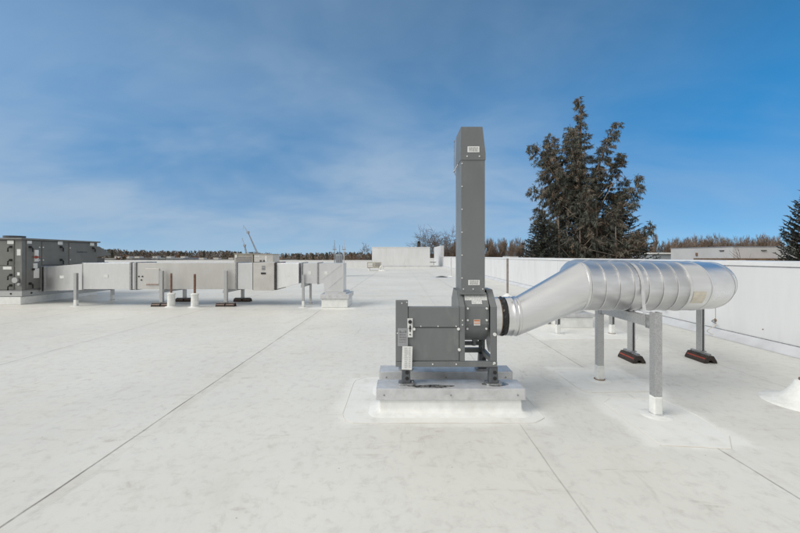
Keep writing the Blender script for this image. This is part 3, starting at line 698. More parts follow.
# ------------------------------------------------------------------ rectangular duct run on the left
def hexa(b, X0, X1, f0, f1, mi=0):
    # a duct piece between x=X0 with section f0=(y0,y1,z0,z1) and x=X1 with section f1
    def sec(x, s): y0, y1, z0, z1 = s; return [Vector(p) for p in ((x, y0, z0), (x, y1, z0), (x, y1, z1), (x, y0, z1))]
    return b.rings([sec(X0, f0), sec(X1, f1)], True, True, mi)
def rect_duct():
    K = .0342
    X = lambda px: (px - 400) * 12.35 / F
    A = (12.35, 13.35, .565, 1.46); B = (12.62, 13.62, .45, 1.345)
    t = thing('rectangular_duct', (X(180), 12.85, .56), 'long silver rectangular duct running from the grey air handler to a roof curb', 'duct')
    G = lambda s, e: (s[0] - e, s[1] + e, s[2] - e, s[3] + e)
    def flange(x, s, m='galvd', e=.03, w_=.03):
        hexa(MB(), x - w_, x + w_, G(s, e), G(s, e)).build('flange', m, t, .004)
    C0 = (13.26, 14.20, .415, 1.296)
    hexa(MB(), -13.175, -13.145, G(C0, .03), G(C0, .03)).build('flange', 'galv', t)
    hexa(MB(), -13.144, -13.062, C0, C0).build('flexible_connector', 'black', t)
    hexa(MB(), -13.061, -13.035, G(C0, .03), G(C0, .03)).build('flange', 'galv', t)
    hexa(MB(), -13.034, X(81) - .03, C0, (12.45, 13.45, .53, 1.43)).build('offset_section', 'sheet', t, .004)
    flange(X(82.0), (12.41, 13.41, .545, 1.445))
    hexa(MB(), X(83.2), X(130), A, A).build('duct_section', 'sheet', t, .006)
    flange(X(131), A)
    hexa(MB(), X(132.2), X(134.8), A, A).build('duct_section', 'sheet', t, .006)
    flange(X(135.8), A)
    hexa(MB(), X(137), X(235.4), A, A).build('duct_section', 'wrap', t, .006)
    flange(X(236.4), A)
    hexa(MB(), X(237.6), X(252.6), A, A).build('duct_section', 'sheet', t, .006)
    flange(X(253.4), A, 'joint', .03, .014)
    D = (12.27, 13.43, .53, 1.475)
    hexa(MB(), X(254.1), X(274.8), D, D).build('damper_box', 'box', t, .008)
    flange(X(275.7), A, 'joint', .03, .018)
    E = (12.08, 12.80, .78, 1.46)
    hexa(MB(), X(276.6), X(301), A, E).build('taper_section', 'sheet', t, .005)
    Kx = lambda px: (px - 400) * 12.08 / F
    flange(Kx(302), E, 'galvd', .025, .02)
    hexa(MB(), Kx(302.8), Kx(317.2), E, E).build('duct_section', 'sheet', t, .006)
    flange(Kx(318), E, 'galvd', .025, .02)
    # drop: mitred square elbow
    x0, x1 = Kx(318.8), Kx(343.2)
    pr = [(x0, .78), (x0, 1.46), (x1, 1.46), (x1, .50), (Kx(324), .50), (Kx(324), .79)]
    vs = [(p[0], y, p[1]) for y in (12.08, 12.80) for p in pr]
    MB().add(vs, [(0, 1, 2, 3, 4, 5)[::-1], (6, 7, 8, 9, 10, 11)] + [(i, (i + 1) % 6, 6 + (i + 1) % 6, 6 + i) for i in range(6)]).build('drop_elbow', 'sheet', t)
    ln = MB(); a, b = Vector((Kx(322), 12.072, .93)), Vector((Kx(341), 12.072, 1.42)); d = (b - a) / 2; ln.obox((a + b) / 2, d, (0, .006, 0), d.cross(Vector((0, 1, 0))).normalized() * .02)
    a, b = Vector((Kx(328), 12.072, .62)), Vector((x1 - .03, 12.072, 1.02)); d = (b - a) / 2; ln.obox((a + b) / 2, d, (0, .006, 0), d.cross(Vector((0, 1, 0))).normalized() * .012)
    ln.build('cross_break', 'sheet', t)
    # stickers
    for px, py, y in ((62, 277, 12.86), (106, 276, 12.35)):
        x, z = (px - 400) * y / F, atz(py, y)
        MB().box(x - .07, x + .07, y - .012, y - .001, z - .05, z + .05).build('sticker', 'label', t)
    for px, py, y in ((289, 274.5, 12.19), (309.5, 273, 12.08), (326, 273, 12.08)):
        x = (px - 400) * y / F; z = atz(py, y); MB().box(x - .055, x + .055, y - .006, y - .001, z - .055, z + .055).build('sticker', 'label', t)
    # access door with its handle bar and gauge ports
    x0, x1 = X(145.5), X(159.5)
    d = MB().box(x0, x1, 12.326, 12.349, atz(285, 12.33), atz(268.5, 12.33)).build('access_door', 'wrap', t, .006)
    MB().box(x0 + .05, x1 - .02, 12.312, 12.3255, atz(285, 12.33) + .005, atz(285, 12.33) + .035).build('handle', 'tan', d)
    pt = Each()
    for px, py in ((139, 276.5), (142.5, 276.5), (141.5, 280)): pt.cyl((X(px), 12.35, atz(py, 12.33)), (X(px), 12.335, atz(py, 12.33)), .026, 10)
    pt.build('gauge_port', 'dark', t)
    # damper label and actuator
    xc = X(264.3)
    lb = MB().box(xc - .055, xc + .055, 12.262, 12.269, 1.22, 1.37, 0).box(xc - .05, xc + .05, 12.2605, 12.262, 1.33, 1.36, 1).box(xc - .08, xc + .08, 12.255, 12.269, 1.08, 1.14, 2).box(xc - .05, xc + .05, 12.2605, 12.262, 1.24, 1.29, 1)
    lb.build('damper_label', ['plate', 'ink', 'dark'], t)
    return t
rect_duct()
t = thing('duct_curb', (-2.1, 12.45, 0), 'white roof curb under the dropping end of the rectangular duct', 'curb')
MB().box(-2.58, -1.72, 11.86, 13.02, 0, .29).build('curb', 'curb', t, .02); MB().box(-2.62, -1.68, 11.82, 13.06, .292, .44).build('cap', 'cap', t, .006)
MB().box(-2.50, -1.80, 11.98, 12.90, .441, .498).build('duct_collar', 'sheet', t)
g = 'supports under the rectangular duct'
frame(((-11.02, 12.28), (-11.02, 13.84)), .50, 1.12, 'support of the rectangular duct nearest the air handler, posts in white sleeves', 'sleeve', g, m='galv', w=.09, beam_ext=.04, face=(0, 1))
for x, lab in ((-8.05, 'rubber footed support of the rectangular duct below its access door'), (-5.88, 'rubber footed support of the rectangular duct between brown pipe and damper box')):
    frame(((x, 12.2), (x, 13.5)), .545, 1.20, lab, 'skid', g, m='galv', w=.10, face=(0, 1), along='x', l=.62, stripe='tan', beam_ext=.05, bw=.06, side=1)
frame(((-3.2, 11.95), (-3.2, 12.92)), .755, 1.08, 'sleeved support of the rectangular duct beside its dropping end', 'sleeve', g, m='galv', w=.07, beam_ext=.03, face=(0, 1))

# brown pipes in white boots
def pipe_boot(x, y, ztop, label, cone=False, r=.036):
    t = thing('vent_pipe', (x, y, 0), label, 'pipe', 'brown pipes through the roof')
    if cone:
        MB().rings([circle((x, y, z), (0, 0, 1), q, 32) for z, q in ((.0, .40), (.010, .39), (.03, .30), (.07, .21), (.16, .14), (.23, .105), (.262, .085))]).build('boot', 'boot', t, smooth=60)
        MB().cyl((x, y, .255), (x, y, .285), .06, 16).build('clamp', 'rust', t)
    else:
        MB().rings([circle((x, y, z), (0, 0, 1), q, 20) for z, q in ((.0, .21), (.02, .17), (.03, .12), (.40, .11), (.41, .125), (.44, .125), (.47, .07))]).build('boot', 'boot', t, smooth=30)
    MB().cyl((x, y, .2), (x, y, ztop), r, 12).build('pipe', 'brown', t, smooth=40)
    return t
pipe_boot(atx(171.3, 12.1), 12.1, 1.12, 'thin brown pipe in a white boot just right of the access door support', r=.03)
pipe_boot(atx(194.8, 12.0), 12.0, 1.10, 'thick brown pipe in a white boot before the middle of the rectangular duct')
pipe_boot(4.69, 4.17, .55, 'brown pipe stub in a white cone boot at the right edge of the photo', True, .045)

# slim poles
t = thing('roof_pole', (atx(507.5, 15.3), 15.3, 0), 'thin brownish pole standing on the roof just right of the fan stack', 'pole')
MB().cyl((t.location.x, 15.3, .03), (t.location.x, 15.3, 1.60), .045, 12).build('pipe', 'pole', t); MB().tube([(t.location.x, 15.3, 0), (t.location.x, 15.3, .03), (t.location.x, 15.3, .12)], [.22, .18, .06], 16).build('boot', 'boot', t)
t = thing('roof_pole', (atx(451, 30), 30, 0), 'thin grey pole near the far parapet, left of the fan stack', 'pole')
MB().cyl((t.location.x, 30, .03), (t.location.x, 30, 1.58), .05, 10).build('pipe', 'flash', t); MB().tube([(t.location.x, 30, 0), (t.location.x, 30, .05)], [.25, .2], 12).build('boot', 'boot', t)

# ------------------------------------------------------------------ air handler
def air_handler():
    X1, Y0, Y1 = -13.2, 12.6, 15.74
    X0 = -22.0
    ZB, ZT = .50, 2.27
    t = thing('air_handler', (-17, 14, .27), 'big grey rooftop air handler with black door handles at the left edge', 'air handler')
    MB().box(X0, X1, Y0, Y1, ZB, ZT).build('body', 'unit', t, .01)
    MB().prism([(X0 - .08, ZT + .002), (X1 + .08, ZT + .002), (X1 + .08, ZT + .06), (X0 - .08, ZT + .10)], 'y', Y0 - .08, Y1 + .08).build('roof_cap', 'unit2', t, .008)
    MB().box(X0 + .02, X1 - .02, Y0 + .02, Y1 - .02, .272, ZB - .002).box(X0 - .02, X1 + .03, Y0 - .03, Y0 + .015, .30, .47).box(X1 - .015, X1 + .03, Y0 + .016, Y1 + .03, .30, .47).build('base_rail', 'galv', t)
    hl = Each()
    for k in range(9): hl.cyl((X1 - .35 - k * .8, Y0 - .031, .385), (X1 - .35 - k * .8, Y0 - .036, .385), .035, 10)
    for k in range(3): hl.cyl((X1 + .031, Y0 + .3 + k, .385), (X1 + .036, Y0 + .3 + k, .385), .035, 10)
    hl.build('lifting_hole', 'dark', t)
    MB().box(X1 - .22, X1 + .008, Y0 - .008, Y0 + .10, ZB + .002, ZT - .004).build('corner_post', 'unit2', t, .006)
    def door_front(x0, x1, z0, z1):
        return MB().box(x0, x1, Y0 - .022, Y0 - .001, z0, z1).build('door', 'unit', t, .008)
    def door_side(y0, y1, z0, z1):
        return MB().box(X1 + .001, X1 + .022, y0, y1, z0, z1).build('door', 'unit', t, .008)
    def handle(d, face, p, z):
        b = MB()
        if face == 'f': b.box(p - .05, p + .05, Y0 - .034, Y0 - .0222, z - .02, z + .06).tube([(p + .03, Y0 - .035, z + .03), (p + .02, Y0 - .085, z + .02), (p - .03, Y0 - .09, z - .03), (p - .045, Y0 - .08, z - .15)], .022, 8)
        else: b.box(X1 + .0222, X1 + .034, p - .05, p + .05, z - .02, z + .06).tube([(X1 + .035, p - .03, z + .03), (X1 + .085, p - .02, z + .02), (X1 + .09, p + .03, z - .03), (X1 + .08, p + .045, z - .15)], .022, 8)
        b.build('handle', 'black', d, smooth=40)
    def lab(d, face, p, z, w_, h_, m='label'):
        b = MB()
        if face == 'f': b.box(p - w_ / 2, p + w_ / 2, Y0 - .026, Y0 - .0222, z - h_ / 2, z + h_ / 2)
        else: b.box(X1 + .0222, X1 + .026, p - w_ / 2, p + w_ / 2, z - h_ / 2, z + h_ / 2)
        return b.build('sticker', m, d)
    fz = 1.36
    xe = X1 - .26
    for k in range(6):
        b_ = xe - k * 1.42; a_ = b_ - 1.38
        d1 = door_front(a_, b_, fz + .015, ZT - .03); d2 = door_front(a_, b_, ZB + .03, fz - .015)
        handle(d1, 'f', b_ - .10, 2.0); handle(d1, 'f', b_ - .10, 1.54); handle(d2, 'f', b_ - .10, 1.02); handle(d2, 'f', b_ - .10, .66)
        lab(d1, 'f', b_ - .11, 2.18, .22, .12); lab(d2, 'f', b_ - .22, 1.28, .30, .10)
        if k == 0:
            g_ = lab(d2, 'f', b_ - .72, .76, .16, .26, 'plate'); MB().cyl((b_ - .70, Y0 - .03, .70), (b_ - .70, Y0 - .06, .70), .075, 14).build('gauge', 'galv', d2)
            rnd = random.Random(3); q = MB()
            for j in range(11): hh = rnd.choice((.035, .05, .035)); q.box(b_ - 1.05 + j * .045, b_ - 1.05 + j * .045 + .034, Y0 - .024, Y0 - .0222, 1.86, 1.86 + hh)
            q.build('faded_lettering', 'dark', d1)
    # corner post stickers and meters
    for q in ((.16, .03, 1.72, 1.94), (.15, .06, 1.02, 1.13)): MB().box(X1 - q[0], X1 - q[1], Y0 - .012, Y0 - .0085, q[2], q[3]).build('sticker', 'label', t)
    MB().cyl((X1 - .16, Y0 - .03, .86), (X1 - .16, Y0 - .09, .86), .10, 14).cyl((X1 - .06, Y0 - .009, .72), (X1 - .06, Y0 - .06, .72), .05, 12).build('gauge', 'galv', t, smooth=40)
    # side face: doors
    sd_ = ((12.74, 13.24), (13.30, 14.14), (14.38, 15.66))
    d1 = door_side(*sd_[0], ZB + .03, ZT - .03); d2 = door_side(*sd_[1], 1.37, ZT - .03); d3 = door_side(*sd_[2], 1.37, ZT - .03)
    door_side(13.98, 14.14, ZB + .03, 1.34); door_side(14.38, 15.66, ZB + .03, 1.34)
    handle(d1, 's', 12.86, 2.0); handle(d1, 's', 12.86, .70); handle(d2, 's', 14.03, 2.03); handle(d2, 's', 14.03, 1.53); handle(d3, 's', 15.50, 2.02)
    lab(d1, 's', 12.84, 2.19, .16, .10); lab(d2, 's', 14.0, 2.2, .2, .12); lab(d3, 's', 15.45, 2.2, .2, .12)
    sw = MB().box(X1 + .0222, X1 + .06, 13.00, 13.13, 1.50, 1.92).box(X1 + .0222, X1 + .05, 12.97, 13.10, 1.26, 1.44).box(X1 + .0222, X1 + .05, 12.98, 13.16, .90, 1.25); sw.build('switch_plate', 'label', d1)
    MB().cyl((X1 + .06, 13.02, 1.66), (X1 + .10, 13.02, 1.66), .05, 12).box(X1 + .06, X1 + .11, 12.93, 13.14, 1.64, 1.68).build('red_switch', 'red', d1)
    MB().cyl((X1 + .023, 12.96, 1.22), (X1 + .06, 12.96, 1.22), .04, 12).build('knob', 'dark', d1)
    q = MB(); rnd = random.Random(8)
    for j in range(10): hh = (.05, .035, .035, .055, .035, .05, .035, .035, .035, .03)[j]; q.box(X1 + .0222, X1 + .024, 14.72 + j * .05, 14.72 + j * .05 + .036, 1.84, 1.84 + hh)
    q.build('faded_lettering', 'dark', d3)
    hg = Each()
    for y in (13.19, 13.33, 14.42):
        for z in (2.02, 1.55): hg.cyl((X1 + .022, y, z), (X1 + .035, y, z), .022, 8)
    hg.build('hinge', 'label', t)
    # weather hood on the far end, seen in profile
    MB().prism([(Y1 + .001, 2.12), (Y1 + .12, 2.12), (Y1 + .75, 1.80), (Y1 + .75, 1.74), (Y1 + .001, 1.66)], 'x', X0 + .5, X1 - .01).build('weather_hood', 'unit', t, .006)
    MB().box(X0 + .5, X1 - .05, Y1 + .001, Y1 + .45, 1.40, 1.60).build('louvre', 'joint', t)
    fn = Each()
    for x in (-14.2, -16.4): fn.cyl((x, 13.3, ZT + .10), (x, 13.3, ZT + .17), .3, 20)
    fn.build('fan_cowl', 'iso', t)
air_handler()
t = thing('unit_curb', (-17, 14, 0), 'long white curb carrying the grey air handler', 'curb')
MB().box(-22, -13.22, 12.58, 15.76, 0, .27).build('curb', 'curb', t, .015)
t.location.z = 0

# ------------------------------------------------------------------ other equipment on the roof
t = thing('condensing_unit', (atx(243.5, 22), 22.5, 0), 'brownish louvred condensing unit standing behind the rectangular duct', 'condensing unit')
xa, xb = atx(234, 22), atx(252.6, 22)
MB().box(xa, xb, 22.03, 23.1, .12, 1.80).build('body', 'beige', t, .02)
lv = MB()
for k in range(15): z = .28 + k * .095; lv.prism([(22.0, z), (22.028, z + .02), (22.028, z + .07), (22.0, z + .055)], 'x', xa + .1, xb - .08)
lv.build('louvre', 'roofsheet', t); MB().box(xa - .02, xb + .02, 21.98, 23.12, 1.802, 1.85).build('lid', 'beige', t); MB().box(xa + .08, xa + .18, 21.99, 21.999, 1.60, 1.78).build('sticker', 'label', t)
MB().box(xa, xb, 22.1, 22.25, 0, .118).box(xa, xb, 22.8, 22.95, 0, .118).build('base_skid', 'foot', t)
t = thing('rooftop_unit', (atx(263.5, 22), 22.5, 0), 'pale grey rooftop unit beside the louvred condensing unit', 'rooftop unit')
xa, xb = atx(254, 22), atx(273, 22)
MB().box(xa, xb, 22.0, 23.2, .12, 1.79).build('body', 'box', t, .02); MB().box(xa - .02, xb + .02, 21.97, 23.22, 1.792, 1.83).build('lid', 'beige', t)
MB().box(xa + .68, xa + .78, 21.99, 21.999, 1.35, 1.72).build('sticker', 'label', t); MB().box(xa + .05, xa + .35, 21.99, 21.999, 1.66, 1.72).build('sticker', 'label', t)
for q in (.36, .56): MB().box(xa + q, xa + q + .1, 21.97, 21.999, 1.30, 1.45).build('hatch', 'joint', t)
MB().box(xa, xb, 22.1, 22.25, 0, .118).box(xa, xb, 22.9, 23.05, 0, .118).build('base_skid', 'foot', t)
t = thing('condensing_unit', (atx(374, 42), 42.4, 0), 'small beige outdoor unit in front of the tall white penthouse wall', 'condensing unit')
xa, xb = atx(367, 42), atx(381, 42)
MB().box(xa, xb, 42, 42.7, .30, .98).build('body', 'beige', t, .02); MB().box(xa + .12, xa + .65, 41.98, 41.999, .45, .60).box(xa + .12, xa + .65, 41.98, 41.999, .68, .85).build('grille', 'label', t); MB().box(xa + .95, xb - .15, 41.98, 41.999, .50, .90).build('grille', 'roofsheet', t)
MB().box(xa + .1, xa + .3, 42.05, 42.65, 0, .298).box(xb - .3, xb - .1, 42.05, 42.65, 0, .298).build('stand', 'white', t)
t = thing('vent_pipe', (atx(382.5, 41.5), 41.5, 0), 'bent white pipe standing beside the small beige outdoor unit', 'pipe')
MB().tube([at(380, 270, 41.5) * 1, at(380.3, 267, 41.5), at(381.5, 265.6, 41.5), at(383, 267, 41.5), at(383.5, 270, 41.5)], .09, 10).build('pipe', 'white', t, smooth=60)
MB().tube([(t.location.x, 41.5, 0), (t.location.x, 41.5, .1)], [.5, .35], 12).build('boot', 'boot', t)
# antenna masts behind the duct drop
for i, (px, py, lab) in enumerate(((334.5, 240, 'left of three slim antenna masts behind the duct drop'), (339.6, 245, 'shorter middle antenna mast behind the duct drop'), (344, 240, 'right antenna mast with a white lower pole behind the duct drop'))):
    Y = 30; x = atx(px, Y); zt = atz(py, Y)
    t = thing('antenna_mast', (x, Y, 0), lab, 'antenna mast', 'antenna masts behind the duct drop')
    MB().tube([(x, Y, .03), (x, Y, 1.9), (x, Y, zt)], [.045, .035, .018], 8).build('mast', 'steel' if i < 2 else 'box', t); MB().tube([(x, Y, 0), (x, Y, .04)], [.2, .18], 12).build('base_plate', 'steel', t)
    if i != 1: MB().box(x - .15, x + .16, Y - .03, Y + .03, 2.20, 2.27).box(x - .12, x - .10, Y - .02, Y + .02, 2.27, 2.55).box(x + .1, x + .12, Y - .02, Y + .02, 2.27, 2.45).build('antenna_arm', 'steel', t)
t = thing('equipment_cabinet', (atx(338.5, 30.4), 30.6, 0), 'dark blue grey cabinet between the antenna masts', 'cabinet')
xa, xb = atx(335.5, 30.3), atx(341.5, 30.3)
MB().box(xa, xb, 30.3, 30.9, .1, 1.85).build('body', 'metalsiding', t, .02); MB().box(xa + .05, xb - .05, 30.28, 30.299, .25, 1.7).build('door', 'steel', t); MB().box(xa, xb, 30.35, 30.85, 0, .098).build('base', 'joint', t)

# ------------------------------------------------------------------ buildings beyond
def building(name, x0, x1, y0, y1, top, label, wall='concrete', roof='roofsheet', ov=.25, rt=.3):
    t = thing(name, ((x0 + x1) / 2, (y0 + y1) / 2, GZ), label, 'building')
    MB().box(x0, x1, y0, y1, GZ, top - rt).build('wall', wall, t)
    MB().box(x0 - ov, x1 + ov, y0 - ov, y1 + ov, top - rt + .002, top).build('roof', roof, t)
    return t
t = building('flat_roofed_building', 41.5, 62, 45, 55.3, 2.92, 'pale flat roofed building beyond the right parapet, behind the round duct', 'palewall', 'steel', .05, .09)
MB().box(36.5, 47.5, 43.0, 44.9, 1.18, 1.42).build('canopy', 'rust', t); MB().box(36.7, 36.9, 43.1, 43.3, GZ, 1.17).build('canopy_post', 'rust', t); MB().box(47.1, 47.3, 43.1, 43.3, GZ, 1.17).build('canopy_post', 'rust', t)
MB().box(41.36, 41.499, 50.3, 50.55, 1.75, 2.15).build('wall_lamp', 'rust', t)
MB().box(41.36, 41.499, 46.2, 46.8, 2.35, 2.45).build('vent', 'joint', t); MB().box(45, 45.6, 44.86, 44.999, 2.35, 2.45).build('vent', 'joint', t)
for k in range(5): MB().box(42.6 + k * 3.6, 44.6 + k * 3.6, 44.95, 44.999, -2.5, -.6).build('window', 'joint', t)
t = building('low_building', atx(652, 75), atx(674, 75), 75, 82, 2.4, 'distant low building with a pale roof edge between cedar and flat roofed building', 'metalsiding', 'white', .3)
for k in range(2): MB().box(atx(655 + 8 * k, 75), atx(660 + 8 * k, 75), 74.93, 74.999, -2, 0).build('window', 'joint', t)
t = building('shed', atx(511, 60), atx(522, 60), 60, 64, 1.62, 'small white roofed shed just showing over the parapet right of the stack', 'metalsiding', 'white', .2)
for px0, px1, py, Y, lab, wl, rf in ((99, 132, 258.2, 110, 'pale grey warehouse nearest the air handler in the left distance', 'concrete', 'roofsheet'),
                                    (137, 183, 258.0, 118, 'long blue grey warehouse in the left distance behind the access door', 'metalsiding', 'metalsiding'),
                                    (184, 233, 259.6, 112, 'low brown roofed warehouse in the left distance behind the duct middle', 'concrete', 'roofsheet'),
                                    (273, 281.5, 258.4, 100, 'small white house right of the pale rooftop unit', 'white', 'rust')):
    x0, x1 = atx(px0, Y), atx(px1, Y)
    t = building('warehouse' if px0 < 270 else 'house', x0, x1, Y, Y + 14, atz(py, Y), lab, wl, rf, .3)
    nn = max(1, int((x1 - x0) / 5))
    for k in range(nn): xx = x0 + (k + .3) * (x1 - x0) / nn; MB().box(xx, xx + 1.6, Y - .05, Y - .001, -1.4, .1).build('window', 'joint', t)
    if px1 - px0 > 30:
        for k in range(3): xx = x0 + (k + .5) * (x1 - x0) / 3.2; MB().box(xx, xx + 1.5, Y + 4, Y + 6, atz(py, Y) + .002, atz(py, Y) + .55).build('roof_vent', 'box', t)

# cranes
def crane(base, tip, jib, label, w0=.9):
    t = thing('crane', (base.x, base.y, GZ), label, 'crane', 'cranes on the horizon')
    b = MB(); n = 16; d = (tip - base); a = Vector((0, 1, 0)); u = d.normalized().cross(a)
    def P(f, s, q): wd = w0 * (1 - .65 * f); return base + d * f + u * (s * wd / 2) + a * (q * wd / 2)
    for s in (-1, 1):
        for q in (-1, 1): b.tube([P(0, s, q), P(1, s, q)], .11, 4)
    for k in range(n):
        for q in (-1, 1): b.tube([P(k / n, -1 if k % 2 else 1, q), P((k + 1) / n, 1 if k % 2 else -1, q)], .06, 3)
        for s in (-1, 1): b.tube([P(k / n, s, -1 if k % 2 else 1), P((k + 1) / n, s, 1 if k % 2 else -1)], .06, 3)
    b.build('boom', 'crane', t)
    j = MB(); j.tube([tip, jib], [.22, .10], 5); j.obox(tip, (.7, 0, 0), (0, .7, 0), (0, 0, .7)); j.build('jib', 'crane', t)
    c = MB().box(base.x - 3, base.x + 3, base.y - 2, base.y + 2, GZ + 1.2, GZ + 4.2); c.build('cab', 'rust', t, .2)
    MB().box(base.x - 3.6, base.x + 3.6, base.y - 2.6, base.y - 1.4, GZ, GZ + 1.18).box(base.x - 3.6, base.x + 3.6, base.y + 1.4, base.y + 2.6, GZ, GZ + 1.18).build('crawler_track', 'joint', t)
    MB().tube([jib, jib - Vector((0, 0, 3))], .05, 4).build('hoist_rope', 'steel', t)
Yc = 240
b1 = at(261, 256, Yc); b1.z = GZ + 4
crane(b1, at(248, 232.3, Yc), at(243.3, 225.2, Yc), 'tall lattice boom crane leaning left on the horizon behind the pale rooftop unit')
b2 = at(248.2, 256, Yc + 14); b2.z = GZ + 4
crane(b2, at(244.6, 245.5, Yc + 14), at(242.2, 237.8, Yc + 14), 'shorter crane on the horizon just left of the tall lattice boom', 1.3)

# ------------------------------------------------------------------ trees
def limb_tube(b, pts, r0, r1, n=5, mi=0):
    k = len(pts); b.tube(pts, [r0 + (r1 - r0) * i / (k - 1) for i in range(k)], n, False, mi)
def leafq(b, p, d, l, w, rnd, mi, up=None):
    # one narrow pointed spray: four corners, bent in the middle
    d = d.normalized(); s = d.cross(Vector((rnd.uniform(-1, 1), rnd.uniform(-1, 1), rnd.uniform(-1, 1)))).normalized() * w / 2
    m = p + d * l * .45
    b.add([p - s * .35, m - s, p + d * l, m + s, p + s * .35], [(0, 1, 2, 3, 4)], mi)
def spruce_mesh(h, r, seed, dens=1., curl=.25, step=1.):
    rnd = random.Random(seed); tr = MB(); cr = MB()
    tr.tube([(0, 0, 0), (0, 0, h * .5), (0, 0, h * .98)], [h * .018, h * .011, .02], 7)
    z = h * .06
    while z < h * .99:
        f = z / h; L0 = r * (1 - f) ** .85 + .12
        nb = max(4, int(6 + 2 * (1 - f)))
        a0 = rnd.uniform(0, 6.28)
        for k in range(nb):
            a = a0 + 6.283 * k / nb + rnd.uniform(-.3, .3); L = L0 * rnd.uniform(.72, 1.12)
            dx = Vector((math.cos(a), math.sin(a), 0)); drop = rnd.uniform(.12, .34) * (1 - .6 * f)
            mi = 0 if rnd.random() < .6 else 1
            pts = []
            for i in range(6):
                s = i / 5; pts.append(Vector((0, 0, z + rnd.uniform(-.05, .05))) + dx * L * s + Vector((0, 0, L * (-drop * s * 1.5 + (drop + curl) * s * s))))
            limb_tube(tr, pts, .035 * (1 - f) + .012, .006, 3)
            ns = max(3, int(L / .17 * dens))
            for i in range(ns):
                s = (i + .6) / ns; q = s * 5; j = min(4, int(q)); p = pts[j].lerp(pts[j + 1], q - j); dd = (pts[j + 1] - pts[j]).normalized()
                side = dd.cross(Vector((0, 0, 1))).normalized()
                for sg in (-1, 1):
                    leafq(cr, p, dd * .75 + side * sg * rnd.uniform(.5, 1.0) + Vector((0, 0, rnd.uniform(-.35, .25))), rnd.uniform(.28, .5) * (1.1 - .5 * s) * min(1, .4 + L), .10, rnd, mi)
                leafq(cr, p, dd + Vector((0, 0, rnd.uniform(-.6, .5))), rnd.uniform(.25, .42), .09, rnd, mi)
                if rnd.random() < .6: leafq(cr, p, dd * .3 + Vector((rnd.uniform(-.3, .3), rnd.uniform(-.3, .3), -1)), rnd.uniform(.2, .4), .09, rnd, mi)
        z += step * rnd.uniform(.22, .36) * (1.15 - .5 * f) * (1 if h > 10 else .8)
    return tr, cr
def spruce(name, loc, h, r, seed, label, dens=1., mats=('spruce1', 'spruce2'), group=None, cat='tree', **kw):
    t = thing(name, (0, 0, 0), label, cat, group)
    tr, cr = spruce_mesh(h, r, seed, dens, **kw)
    tr.build('trunk', 'bark', t); cr.build('crown', list(mats), t); t.location = loc
    return t

